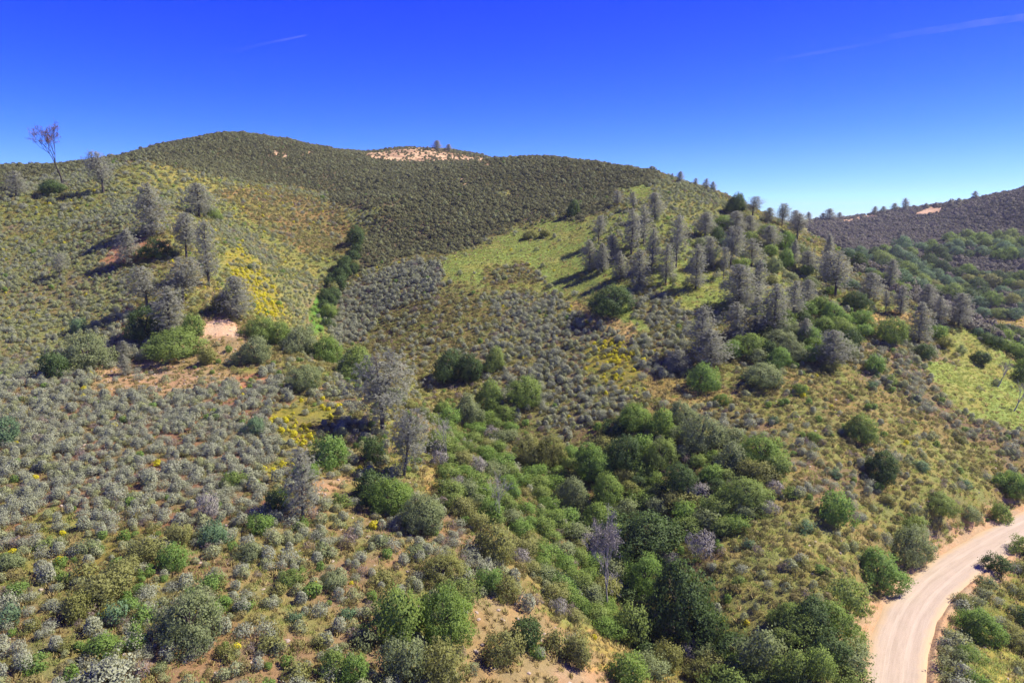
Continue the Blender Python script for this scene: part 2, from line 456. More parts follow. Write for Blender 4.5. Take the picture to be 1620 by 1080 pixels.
# ---------------------------------------------------------------- materials
def new_mat(name):
    m = bpy.data.materials.new(name); m.use_nodes = True
    nt = m.node_tree; nt.nodes.clear()
    out = nt.nodes.new('ShaderNodeOutputMaterial')
    return m, nt, out
def principled(nt, rough=0.9, spec=0.2):
    b = nt.nodes.new('ShaderNodeBsdfPrincipled')
    b.inputs['Roughness'].default_value = rough
    b.inputs['Specular IOR Level'].default_value = spec
    return b
def mixrgb(nt, fac, a, b, blend='MIX'):
    n = nt.nodes.new('ShaderNodeMix'); n.data_type = 'RGBA'; n.blend_type = blend
    for s, v in ((0, fac), (6, a), (7, b)):
        if hasattr(v, 'links'): nt.links.new(v, n.inputs[s])
        elif isinstance(v, (int, float)): n.inputs[s].default_value = v
        else: n.inputs[s].default_value = (*v, 1)
    return n.outputs[2]
def noise(nt, scale, detail=4, rough=0.6, vec=None):
    n = nt.nodes.new('ShaderNodeTexNoise'); n.inputs['Scale'].default_value = scale
    n.inputs['Detail'].default_value = detail; n.inputs['Roughness'].default_value = rough
    if vec is not None: nt.links.new(vec, n.inputs['Vector'])
    return n.outputs[0]
def ramp(nt, val, a, b):
    n = nt.nodes.new('ShaderNodeMapRange'); n.inputs[1].default_value = a; n.inputs[2].default_value = b
    nt.links.new(val, n.inputs[0]); return n.outputs[0]

def foliage(name, c1, c2, c3, trans=0.25, rough=0.65, spec=0.25, zone_attr=None):
    """leaf colour runs c1..c2 from leaf to leaf and drifts towards c3 from plant to plant"""
    m, nt, out = new_mat(name)
    at = nt.nodes.new('ShaderNodeAttribute'); at.attribute_name = 'tint'
    oi = nt.nodes.new('ShaderNodeObjectInfo')
    c = mixrgb(nt, at.outputs['Fac'], c1, c2)
    k = nt.nodes.new('ShaderNodeMath'); k.operation = 'MULTIPLY'; k.inputs[1].default_value = 0.75
    nt.links.new(oi.outputs['Random'], k.inputs[0])
    c = mixrgb(nt, k.outputs[0], c, c3)
    b = principled(nt, rough, spec)
    nt.links.new(c, b.inputs['Base Color'])
    t = nt.nodes.new('ShaderNodeBsdfTranslucent'); nt.links.new(c, t.inputs['Color'])
    mx = nt.nodes.new('ShaderNodeMixShader'); mx.inputs[0].default_value = trans
    nt.links.new(b.outputs[0], mx.inputs[1]); nt.links.new(t.outputs[0], mx.inputs[2])
    nt.links.new(mx.outputs[0], out.inputs['Surface'])
    return m
def wood(name, c1, c2):
    m, nt, out = new_mat(name)
    tc = nt.nodes.new('ShaderNodeTexCoord')
    n = noise(nt, 6.0, 5, 0.7, tc.outputs['Object'])
    b = principled(nt, 0.9, 0.15)
    nt.links.new(mixrgb(nt, n, c1, c2), b.inputs['Base Color'])
    nt.links.new(b.outputs[0], out.inputs['Surface'])
    return m
M = {
 'dk': foliage('oak_dark', (.044,.080,.022), (.110,.170,.046), (.090,.145,.044), .40),
 'gr': foliage('oak_green', (.125,.210,.042), (.260,.365,.074), (.235,.290,.082), .5),
 'br': foliage('bush_bright', (.130,.225,.042), (.255,.370,.078), (.190,.310,.075), .5),
 'ol': foliage('bush_olive', (.170,.185,.050), (.310,.320,.090), (.275,.285,.100), .46),
 'gg': foliage('bush_grey_green', (.150,.185,.082), (.290,.335,.152), (.230,.280,.112), .46),
 'bg': foliage('bush_blue_green', (.100,.170,.086), (.200,.290,.142), (.155,.255,.120), .46),
 'sv': foliage('sage_silver', (.190,.205,.135), (.420,.440,.315), (.325,.350,.215), .35),
 'sg': foliage('sage_green', (.190,.210,.105), (.380,.415,.220), (.300,.330,.140), .35),
 'bk': foliage('low_shrub', (.175,.170,.052), (.335,.335,.100), (.290,.240,.105), .40),
 'ch': foliage('chaparral', (.120,.122,.058), (.235,.232,.108), (.190,.208,.085), .40),
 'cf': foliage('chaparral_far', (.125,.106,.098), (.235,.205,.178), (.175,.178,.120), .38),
 'yl': foliage('yellow_flower', (.420,.400,.020), (.800,.720,.020), (.600,.560,.040), .40),
 'tg': foliage('grass_green', (.210,.285,.068), (.330,.390,.100), (.310,.345,.100), .45),
 'td': foliage('grass_dry', (.300,.230,.100), (.480,.380,.170), (.330,.290,.110), 0.35),
 'pn': foliage('pine_needles', (.195,.205,.150), (.405,.412,.318), (.318,.325,.240), .48),
 'dw': foliage('dry_brown_shrub', (.150,.115,.090), (.300,.245,.200), (.240,.190,.170), .25),
 'tw': foliage('bare_twigs', (.160,.150,.130), (.340,.320,.285), (.240,.220,.195), .05),
 'pk': foliage('dry_pink_leaves', (.180,.085,.070), (.400,.230,.190), (.300,.160,.130), 0.3),
 'bark': wood('bark', (.050,.040,.034), (.120,.100,.085)),
 'barkd': wood('bark_dark', (.020,.016,.014), (.055,.045,.040)),
 'barkg': wood('bark_grey', (.230,.210,.190), (.400,.370,.340)),
}

def ground_material():
    m, nt, out = new_mat('ground')
    at = nt.nodes.new('ShaderNodeAttribute'); at.attribute_name = 'ground'
    tc = nt.nodes.new('ShaderNodeTexCoord')
    co = tc.outputs['Object']
    f1 = noise(nt, 2.2, 6, 0.75, co); f2 = noise(nt, 9.0, 4, 0.7, co); f3 = noise(nt, 0.35, 4, 0.6, co)
    k = nt.nodes.new('ShaderNodeMath'); k.operation = 'MULTIPLY'
    nt.links.new(ramp(nt, f1, 0.25, 0.75), k.inputs[0]); nt.links.new(ramp(nt, f2, 0.2, 0.8), k.inputs[1])
    dark = mixrgb(nt, 1.0, at.outputs['Color'], (.62,.60,.52), 'MULTIPLY')
    lite = mixrgb(nt, 1.0, at.outputs['Color'], (1.30,1.22,1.15), 'MULTIPLY')
    c = mixrgb(nt, k.outputs[0], dark, lite)
    warm = mixrgb(nt, 1.0, c, (1.12,.95,.85), 'MULTIPLY')
    c = mixrgb(nt, ramp(nt, f3, 0.4, 0.62), c, warm)
    b = principled(nt, 0.95, 0.1); nt.links.new(c, b.inputs['Base Color'])
    bp = nt.nodes.new('ShaderNodeBump'); bp.inputs['Strength'].default_value = 0.8; bp.inputs['Distance'].default_value = 0.25
    nt.links.new(f1, bp.inputs['Height']); nt.links.new(bp.outputs[0], b.inputs['Normal'])
    nt.links.new(b.outputs[0], out.inputs['Surface'])
    return m

def road_material():
    m, nt, out = new_mat('dirt_road')
    uv = nt.nodes.new('ShaderNodeUVMap'); uv.uv_map = 'UVMap'
    mp = nt.nodes.new('ShaderNodeMapping'); nt.links.new(uv.outputs[0], mp.inputs[0]); mp.inputs['Scale'].default_value = (1.0, 0.05, 1)
    streak = noise(nt, 3.2, 6, 0.65, mp.outputs[0])
    mp2 = nt.nodes.new('ShaderNodeMapping'); nt.links.new(uv.outputs[0], mp2.inputs[0]); mp2.inputs['Scale'].default_value = (1, 1, 1)
    blot = noise(nt, 0.5, 5, 0.7, mp2.outputs[0]); fine = noise(nt, 7.0, 4, 0.8, mp2.outputs[0])
    c = mixrgb(nt, ramp(nt, streak, 0.34, 0.66), (.320,.262,.195), (.425,.358,.275))
    c = mixrgb(nt, ramp(nt, blot, 0.35, 0.75), c, (.410,.330,.250))
    c = mixrgb(nt, ramp(nt, fine, 0.45, 0.85), c, (.300,.225,.170))
    # paler sand pushed to the edges, two worn wheel tracks
    sx = nt.nodes.new('ShaderNodeSeparateXYZ'); nt.links.new(uv.outputs[0], sx.inputs[0])
    ab = nt.nodes.new('ShaderNodeMath'); ab.operation = 'ABSOLUTE'; nt.links.new(sx.outputs[0], ab.inputs[0])
    wob = nt.nodes.new('ShaderNodeMath'); wob.operation = 'MULTIPLY_ADD'; nt.links.new(blot, wob.inputs[0]); wob.inputs[1].default_value = 1.2
    nt.links.new(ab.outputs[0], wob.inputs[2])
    c = mixrgb(nt, ramp(nt, wob.outputs[0], 2.2, 3.0), c, (.440,.330,.200))
    tr = nt.nodes.new('ShaderNodeMath'); tr.operation = 'COMPARE'; nt.links.new(ab.outputs[0], tr.inputs[0]); tr.inputs[1].default_value = 0.8; tr.inputs[2].default_value = 0.22
    tf = nt.nodes.new('ShaderNodeMath'); tf.operation = 'MULTIPLY'; nt.links.new(tr.outputs[0], tf.inputs[0]); nt.links.new(ramp(nt, streak, 0.3, 0.9), tf.inputs[1])
    c = mixrgb(nt, tf.outputs[0], c, (.455,.385,.300))
    b = principled(nt, 0.95, 0.1); nt.links.new(c, b.inputs['Base Color'])
    bp = nt.nodes.new('ShaderNodeBump'); bp.inputs['Strength'].default_value = 0.5; bp.inputs['Distance'].default_value = 0.08
    nt.links.new(streak, bp.inputs['Height']); nt.links.new(bp.outputs[0], b.inputs['Normal'])
    nt.links.new(b.outputs[0], out.inputs['Surface'])
    return m

# ---------------------------------------------------------------- mesh helpers
COL = SCN.collection
def mesh_from(name, verts, faces, tint=None, mats=(), smooth=False, mat_idx=None, normals=None):
    """faces: (n,4) or (n,3) index array"""
    verts = np.asarray(verts, np.float32); faces = np.asarray(faces, np.int32)
    me = bpy.data.meshes.new(name)
    n, k = faces.shape
    me.vertices.add(len(verts)); me.vertices.foreach_set('co', verts.ravel())
    me.loops.add(n * k); me.loops.foreach_set('vertex_index', faces.ravel())
    me.polygons.add(n); me.polygons.foreach_set('loop_start', np.arange(0, n * k, k, dtype=np.int32))
    me.polygons.foreach_set('loop_total', np.full(n, k, np.int32))
    me.update(calc_edges=True)
    if tint is not None:
        a = me.attributes.new('tint', 'FLOAT', 'POINT'); a.data.foreach_set('value', np.asarray(tint, np.float32))
    for m in mats: me.materials.append(m)
    if mat_idx is not None: me.polygons.foreach_set('material_index', np.asarray(mat_idx, np.int32))
    me.polygons.foreach_set('use_smooth', np.full(n, smooth or normals is not None))
    if normals is not None: me.normals_split_custom_set_from_vertices(np.asarray(normals, float).tolist())
    return me
def link(name, data, parent=None):
    o = bpy.data.objects.new(name, data); COL.objects.link(o)
    if parent is not None: o.parent = parent
    return o
def tag(o, label=None, cat=None, group=None, kind=None):
    if label: o['label'] = label
    if cat: o['category'] = cat
    if group: o['group'] = group
    if kind: o['kind'] = kind
    return o

def unit(a):
    return a / (np.linalg.norm(a, axis=1)[:, None] + 1e-9)
def leaves(p, out, size, rs, aspect=0.6, nj=0.7, dir_up=None):
    """one quad per point, its front turned to the plant's outside; returns verts, faces, vertex normals"""
    n = len(p); out = unit(out)
    nn = unit(out + rs.normal(0, nj, (n, 3)))
    t = rs.normal(0, 1, (n, 3)) if dir_up is None else dir_up + rs.normal(0, 0.35, (n, 3))
    t = unit(t - (t * nn).sum(1)[:, None] * nn)
    nn = np.where(((nn * out).sum(1) < 0)[:, None], -nn, nn)
    b = np.cross(nn, t)
    s = (size * rs.uniform(0.65, 1.35, n))[:, None]
    a = t * s * 0.5; c = b * s * 0.5 * aspect
    v = np.stack([p + a * 0.2 - c, p + a + c * 0.35, p - a * 0.1 + c, p - a - c * 0.55], 1).reshape(-1, 3)
    f = np.arange(4 * n).reshape(n, 4)
    vn = unit(out * 0.55 + nn * 0.75)
    return v, f, np.repeat(vn, 4, 0)

class Tubes:
    def __init__(s): s.v = []; s.f = []; s.n = 0
    def add(s, pts, rad, sides=5):
        pts = np.asarray(pts, float); m = len(pts)
        d = np.gradient(pts, axis=0); d /= np.linalg.norm(d, axis=1)[:, None] + 1e-9
        ref = np.array((0.31, 0.87, 0.38))
        u = np.cross(d, ref); u /= np.linalg.norm(u, axis=1)[:, None] + 1e-9
        w = np.cross(d, u)
        an = np.arange(sides) * 2 * math.pi / sides
        ring = pts[:, None] + (u[:, None] * np.cos(an)[None, :, None] + w[:, None] * np.sin(an)[None, :, None]) * np.asarray(rad)[:, None, None]
        base = s.n; s.v.append(ring.reshape(-1, 3)); s.n += m * sides
        i, j = np.meshgrid(np.arange(m - 1), np.arange(sides), indexing='ij')
        a = base + i * sides + j; b = base + i * sides + (j + 1) % sides
        s.f.append(np.stack([a, b, b + sides, a + sides], -1).reshape(-1, 4))
    def mesh(s, name, mat):
        v = np.concatenate(s.v); f = np.concatenate(s.f)
        return mesh_from(name, v, f, tint=np.random.default_rng(3).random(len(v)), mats=[mat], smooth=True)

# ---------------------------------------------------------------- plant meshes
def shrub_mesh(name, seed, w, h, n, leaf, mat, lobes=6, fill=0.25, upright=0.0, aspect=0.6, rag=0.0, spray=0):
    """clumpy shrub, base at the origin: w wide, h high, n leaf faces in uneven clumps"""
    rs = np.random.default_rng(seed)
    R = w / 2; zs = h / R
    cs, rad = [(0.0, 0.0, h * 0.40)], [R * 0.62]
    ex = rs.uniform(.8, 1.15); ey = rs.uniform(.8, 1.1)
    for i in range(lobes):
        a = i * 2.4 + rs.uniform(-.6, .6); e = rs.uniform(0.02, 1.0) ** 0.8 * 1.45
        k = rs.uniform(0.52, 0.92)
        r = R * rs.uniform(0.20, 0.44) * (1.15 if i < 3 else 1)
        cs.append((R * k * math.cos(e) * math.cos(a) * ex, R * k * math.cos(e) * math.sin(a) * ey, max(h * .16, h * k * math.sin(e) * 0.86 + .06 * h))); rad.append(r)
    cs = np.array(cs); rad = np.array(rad)
    pr = rad ** 2; pr /= pr.sum()
    m = n * 4
    li = rs.choice(len(cs), m, p=pr)
    d = unit(rs.normal(0, 1, (m, 3)))
    rr = np.where(rs.random(m) < fill, rs.uniform(0.35, 0.85, m), rs.uniform(0.82, 1.10, m))
    rr = rr + np.where(rs.random(m) < rag, np.abs(rs.normal(0, .22, m)), 0)
    flat = np.array((1, 1, min(1.0, max(.7, zs * .8))))
    p = cs[li] + d * flat * (rad[li] * rr)[:, None]
    dd = np.linalg.norm((p[:, None] - cs[None]) / rad[None, :, None], axis=2)
    dd[np.arange(len(p)), li] = 9
    keep = (dd.min(1) > 0.78) & (p[:, 2] > 0.015 * h)
    p = p[keep]; d = d[keep]; li = li[keep]
    if spray:                                   # gather the leaves into sprays with gaps between
        k = max(8, n // spray)
        c = rs.integers(0, k, n) % len(p)
        cd = rs.normal(0, 1, (n, 3)) * (leaf * 1.05)
        bias = rs.normal(0, .16, len(p))
        p = p[c] + cd + d[c] * leaf * .5; d = unit(d[c] + unit(cd) * .55); li = li[c]; tb = bias[c]
        p[:, 2] = np.maximum(p[:, 2], .01 * h)
    else:
        p = p[:n]; d = d[:n]; li = li[:n]; tb = 0
    p[:, 2] *= h / np.percentile(p[:, 2], 99.5)
    up = None
    if upright:
        up = np.stack([p[:, 0] / R * 0.6, p[:, 1] / R * 0.6, np.full(len(p), upright)], 1)
    whole = unit(np.stack([p[:, 0] / R, p[:, 1] / R, (p[:, 2] - .2 * h) / h * 1.1], 1))
    v, f, vn = leaves(p, d * .6 + whole * .6, leaf, rs, aspect, 0.8, up)
    tn = np.clip(rs.normal(0.45, 0.18, len(p)) + rs.normal(0, 0.13, len(cs))[li] + tb, 0, 1)
    return mesh_from(name, v, f, tint=np.repeat(tn, 4), mats=[mat], normals=vn)

def trunk_mesh(name, seed, h, r, mat, spread=0.35, arms=4):
    rs = np.random.default_rng(seed); T = Tubes()
    fork = h * 0.32
    T.add([(0, 0, -0.4), (0.03 * h, 0, fork * 0.5), (0.02 * h, 0.03 * h, fork)], [r * 1.35, r, r * 0.8], 7)
    for i in range(arms):
        a = i * 2 * math.pi / arms + rs.uniform(-.5, .5); q = h * spread * rs.uniform(0.6, 1.1)
        T.add([(0.02 * h, 0.03 * h, fork * 0.95), (q * .5 * math.cos(a), q * .5 * math.sin(a), h * .52), (q * math.cos(a), q * math.sin(a), h * .78)], [r * .62, r * .4, r * .15], 5)
    return T.mesh(name, mat)

def pine_meshes(seed, bare=0.15, wide=0.24, fork=False, nb=56, dens=1.0, mat=None, lean=0.0, profile=1.0):
    """trunk and crown of a wispy pine 10 m tall"""
    rs = np.random.default_rng(seed); T = Tubes(); B = Tubes()
    H = 10.0
    k = np.linspace(0, 1, 9)
    bx = np.cumsum(rs.normal(0, 0.10, 9)) * k + lean * H * k; by = np.cumsum(rs.normal(0, 0.10, 9)) * k
    axis = np.stack([bx, by, k * H], 1); axis[0, 2] = -0.4
    axes = [(axis, 0.0)]
    T.add(axis, 0.20 * (1 - k) ** 0.8 + 0.02, 7)
    if fork:
        f0 = 0.35; i0 = 3; a = rs.uniform(0, 6.28)
        kk = np.linspace(0, 1, 6)
        ax2 = np.stack([axis[i0, 0] + math.cos(a) * 1.5 * kk ** 0.7, axis[i0, 1] + math.sin(a) * 1.5 * kk ** 0.7, axis[i0, 2] + kk * (H * 0.93 - axis[i0, 2])], 1)
        T.add(ax2, 0.13 * (1 - kk) ** 0.8 + 0.02, 6); axes.append((ax2, f0))
    tp, td = [], []
    for i in range(nb):
        ax, _ = axes[i % len(axes)]
        t = bare + (1 - bare) * (i + rs.random()) / nb
        z = t * H
        if z < ax[0, 2]: z = ax[0, 2] + 0.3 * H * rs.random()
        c = np.array([np.interp(z, ax[:, 2], ax[:, 0]), np.interp(z, ax[:, 2], ax[:, 1]), z])
        t2 = (z / H - bare) / (1 - bare)
        prof = (math.sin(math.pi * min(1, max(0.02, t2 * 0.80 + 0.20))) ** 0.8) * (1 - 0.22 * t2 * profile)
        L = H * wide * prof * rs.uniform(0.55, 1.18) + 0.3
        a = i * 2.39996 + rs.uniform(-.7, .7); el = rs.uniform(-.05, 0.55) + 0.6 * t2 * t2
        d = np.array([math.cos(a) * math.cos(el), math.sin(a) * math.cos(el), math.sin(el)])
        e1 = c + d * L * 0.5 + np.array((0, 0, -0.04 * L)); e2 = c + d * L + np.array((0, 0, 0.10 * L))
        B.add([c, e1, e2], [0.045, 0.03, 0.012], 4)
        m = max(5, int(15 * dens * L / 1.6))
        s = rs.uniform(0.22, 1.06, m)
        q = c + (e2 - c) * s[:, None] + rs.normal(0, 0.30 * L ** 0.5, (m, 3))
        tp.append(q); td.append(np.tile(d, (m, 1)))
    tp = np.concatenate(tp); td = np.concatenate(td)
    per = 8
    p = np.repeat(tp, per, 0); d = np.repeat(td, per, 0)
    dirs = unit(rs.normal(0, 1, p.shape) + d * 0.7 + np.array((0, 0, 0.35)))
    out = unit(d * np.array((1, 1, .5)) + np.array((0, 0, .35)))
    v, f, vn = leaves(p + dirs * 0.15, out, 0.34, rs, 0.15, 1.0, dirs)
    tn = np.clip(np.repeat(rs.normal(0.45, 0.2, len(tp)), per) + rs.normal(0, 0.15, len(p)), 0, 1)
    nv = len(v)
    bv = np.concatenate(B.v); bf = np.concatenate(B.f) + nv
    verts = np.concatenate([v, bv]); faces = np.concatenate([f, bf])
    mi = np.concatenate([np.zeros(len(f), int), np.ones(len(bf), int)])
    tint = np.concatenate([np.repeat(tn, 4), np.full(len(bv), 0.5)])
    cm = mesh_from('crown', verts, faces, tint=tint, mats=[mat or M['pn'], M['bark']], mat_idx=mi, normals=np.concatenate([vn, np.zeros((len(bv), 3))]))
    return T.mesh('trunk', M['bark']), cm

def bare_tree(seed, H, r0, lean=(0, 0), first=0.4, spread=0.55, levels=5, split=3, leafmat=None, nleaf=0, barkmat=None, twig=0.006):
    """leafless tree: trunk mesh and branches mesh (with a few dry leaves if leafmat)"""
    rs = np.random.default_rng(seed); T = Tubes(); B = Tubes(); tips = []
    d0 = np.array([lean[0], lean[1], 1.0]); d0 /= np.linalg.norm(d0)
    top = d0 * H * first
    T.add([d0 * -0.5, d0 * H * first * .5 + np.array((.02 * H, 0, 0)), top], [r0 * 1.2, r0 * .9, r0 * .7], 8)
    def grow(p, d, L, r, lev):
        m = p + d * L * .5 + rs.normal(0, .05 * L, 3); e = p + d * L
        B.add([p, m, e], [r, r * .8, r * .6], 6 if lev > 3 else 4 if lev > 1 else 3)
        if lev <= 2: tips.append(e); tips.append(m)
        if lev == 0: return
        for i in range(split if lev > 1 else split + 1):
            nd = d + rs.normal(0, spread, 3) * (0.75 if i == 0 else 1.1) + np.array((0, 0, 0.12)); nd /= np.linalg.norm(nd)
            st = e if i == 0 else p + (e - p) * rs.uniform(.45, 1)
            grow(st, nd, L * rs.uniform(.55, .82), max(r * .58, twig), lev - 1)
    for i in range(split):
        nd = d0 + rs.normal(0, spread * .6, 3); nd /= np.linalg.norm(nd)
        grow(top, nd, H * (1 - first) * 0.40, r0 * .55, levels - 1)
    bv = np.concatenate(B.v); bf = np.concatenate(B.f)
    if nleaf:
        tips = np.array(tips); p = tips[rs.integers(0, len(tips), nleaf)] + rs.normal(0, .14, (nleaf, 3))
        v, f, _ = leaves(p, rs.normal(0, 1, p.shape), 0.20, rs, 0.5, .5)
        bm = mesh_from('branches', np.concatenate([bv, v]), np.concatenate([bf, f + len(bv)]), tint=rs.random(len(bv) + len(v)), mats=[barkmat, leafmat],
                       mat_idx=np.concatenate([np.zeros(len(bf), int), np.ones(len(f), int)]))
    else:
        bm = mesh_from('branches', bv, bf, tint=rs.random(len(bv)), mats=[barkmat])
    return T.mesh('trunk', barkmat), bm

def tuft_mesh(name, seed, n, h, w, mat):
    rs = np.random.default_rng(seed)
    a = rs.uniform(0, 6.28, n); q = rs.random(n) ** .6 * w / 2
    p = np.stack([q * np.cos(a), q * np.sin(a), np.full(n, -0.03)], 1)
    hh = h * rs.uniform(.5, 1.2, n); ln = rs.normal(0, .35, (n, 2)) * hh[:, None]
    b = rs.uniform(0, 6.28, n); wd = 0.022 + 0.018 * rs.random(n)
    o = np.stack([np.cos(b) * wd, np.sin(b) * wd, np.zeros(n)], 1)
    tip = p + np.stack([ln[:, 0], ln[:, 1], hh], 1)
    v = np.stack([p - o, p + o, tip + o * .3, tip - o * .3], 1).reshape(-1, 3)
    return mesh_from(name, v, np.arange(4 * n).reshape(n, 4), tint=np.repeat(rs.random(n), 4), mats=[mat], normals=np.repeat(unit(np.array((0, 0, 1.0)) + rs.normal(0, .25, (n, 3))), 4, 0))

def stone_mesh(name, seed, mat):
    rs = np.random.default_rng(seed); g = (1 + 5 ** .5) / 2
    v = np.array([(-1,g,0),(1,g,0),(-1,-g,0),(1,-g,0),(0,-1,g),(0,1,g),(0,-1,-g),(0,1,-g),(g,0,-1),(g,0,1),(-g,0,-1),(-g,0,1)], float) / 1.9
    f = [(0,11,5),(0,5,1),(0,1,7),(0,7,10),(0,10,11),(1,5,9),(5,11,4),(11,10,2),(10,7,6),(7,1,8),(3,9,4),(3,4,2),(3,2,6),(3,6,8),(3,8,9),(4,9,5),(2,4,11),(6,2,10),(8,6,7),(9,8,1)]
    v = v * rs.uniform(.7, 1.25, (12, 1)) * np.array((.22, .16, .11)) + np.array((0, 0, .04))
    return mesh_from(name, v, f, mats=[mat])
M['stone'] = wood('stone', (.24, .19, .15), (.46, .38, .31))
# ---------------------------------------------------------------- ground, road
def build_ground():
    v = np.stack([TX, TY, TZ], -1).reshape(-1, 3)
    nr, nt = TX.shape
    i, j = np.meshgrid(np.arange(nr - 1), np.arange(nt - 1), indexing='ij')
    a = (i * nt + j).ravel()
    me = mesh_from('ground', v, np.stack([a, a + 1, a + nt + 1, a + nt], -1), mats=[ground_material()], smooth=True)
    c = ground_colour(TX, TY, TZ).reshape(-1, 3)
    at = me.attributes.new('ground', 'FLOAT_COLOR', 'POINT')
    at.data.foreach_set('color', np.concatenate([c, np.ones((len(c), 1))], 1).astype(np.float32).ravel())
    tag(link('hillside_ground', me), kind='structure')
build_ground()

def build_road():
    m = len(ROAD); seg = np.concatenate([[0], np.cumsum(np.linalg.norm(np.diff(ROAD, axis=0), axis=1))])
    off = np.array([-ROAD_HW - .15, -ROAD_HW + .1, -1.7, -1.1, -0.8, -0.5, 0, 0.5, 0.8, 1.1, 1.7, ROAD_HW - .1, ROAD_HW + .15])
    zo = np.array([-.16, 0.0, .02, -.01, -.035, 0, .03, 0, -.035, -.01, .02, 0.0, -.16])
    nrm = np.stack([RT[:, 1], -RT[:, 0]], 1)
    wig = (fbm(seg / 4, seg * 0 + 3, 3, 2) - .5) * .5
    o2 = off[None, :] + np.where(np.abs(off) > 2, 1, 0)[None, :] * wig[:, None]
    X = ROAD[:, None, 0] + nrm[:, None, 0] * o2; Y = ROAD[:, None, 1] + nrm[:, None, 1] * o2
    Z = road_z(ROAD[:, 1])[:, None] + zo[None] + (fbm(X / 1.2, Y / 1.2, 3, 8) - .5) * .05
    k = len(off)
    i, j = np.meshgrid(np.arange(m - 1), np.arange(k - 1), indexing='ij'); a = (i * k + j).ravel()
    f = np.stack([a, a + 1, a + k + 1, a + k], -1)
    me = mesh_from('dirt_road', np.stack([X, Y, Z], -1).reshape(-1, 3), f, mats=[road_material()], smooth=True)
    uvl = me.uv_layers.new(name='UVMap')
    u = np.broadcast_to(o2, (m, k)).ravel(); vv = np.broadcast_to(seg[:, None], (m, k)).ravel()
    uvl.data.foreach_set('uv', np.stack([u[f.ravel()], vv[f.ravel()]], 1).astype(np.float32).ravel())
    tag(link('dirt_road', me), kind='structure')
build_road()

# ---------------------------------------------------------------- plants of the photo, one by one
def rough_at(px, py):
    p = ground_at(px, py)
    return p
def place(o, p, rz, s):
    o.location = p; o.rotation_euler = (0, 0, rz); o.scale = s
def set_mat(o, m):
    o.material_slots[0].link = 'OBJECT'; o.material_slots[0].material = m

SHRUB = {'S': [shrub_mesh('shrub', 100 + i, 1.6, 1.15, 760, 0.15, M['gr'], 9, rag=.25, spray=14) for i in range(4)],
         'M': [shrub_mesh('shrub', 200 + i, 3.0, 2.2, 3300, 0.17, M['gr'], 16, rag=.25, spray=20) for i in range(5)],
         'L': [shrub_mesh('crown', 300 + i, 6.0, 4.4, 11500, 0.20, M['gr'], 26, rag=.2, spray=24) for i in range(5)],
         'T': [shrub_mesh('shrub', 400 + i, 2.6, 1.7, 1300, 0.26, M['tw'], 9, aspect=0.12, upright=0.8, rag=.5, fill=.5) for i in range(2)]}
NOM = {'S': (1.6, 1.15), 'M': (3.0, 2.2), 'L': (6.0, 4.4), 'T': (2.6, 1.7)}
TRUNK = trunk_mesh('trunk', 5, 4.0, 0.22, M['bark'])
OCC = []            # pixels already taken by a bush

def plant_bush(kind, xl, xr, yt, yb, label, group=None, cat=None, name=None, tree=None):
    cx = (xl + xr) / 2
    p = ground_at(cx, yb - 0.16 * (yb - yt))
    if p is None: return None
    _, _, d = world_to_px(p.x, p.y, p.z); d = float(d)
    a = math.atan2(CAMZ - p.z, math.hypot(p.x, p.y))
    w = (xr - xl) * d / F * 1.04
    h = max(0.5 * w, ((yb - yt) * d / F - 0.42 * w * math.sin(max(a, 0))) / math.cos(a))
    h = min(h, 1.02 * w)
    cl = 'T' if kind == 'tw' else 'S' if w < 2.1 else 'M' if w < 4.0 else 'L'
    me = SHRUB[cl][rng.integers(len(SHRUB[cl]))]
    sc = (w / NOM[cl][0], w / NOM[cl][0] * rng.uniform(.92, 1.08), h / NOM[cl][1])
    p.z -= 0.05
    is_tree = cl == 'L' and (tree is None or tree)
    if is_tree:
        o = bpy.data.objects.new(name or ('oak_tree' if kind in ('dk', 'gr') else 'tall_shrub'), None); COL.objects.link(o)
        o.empty_display_size = 0.3
        place(o, p, rng.uniform(0, 6.28), sc)
        cr = link('crown', me, o); set_mat(cr, M[kind]); link('trunk', TRUNK, o)
    else:
        o = link(name or ('oak_shrub' if kind in ('dk', 'gr', 'br') else 'bare_shrub' if kind == 'tw' else 'shrub'), me)
        place(o, p, rng.uniform(0, 6.28), sc); set_mat(o, M[kind])
    OCC.append((cx, (yt + yb) / 2, (xr - xl) / 2, (yb - yt) / 2))
    return tag(o, label, cat or ('tree' if is_tree and kind in ('dk', 'gr') else 'shrub'), group)

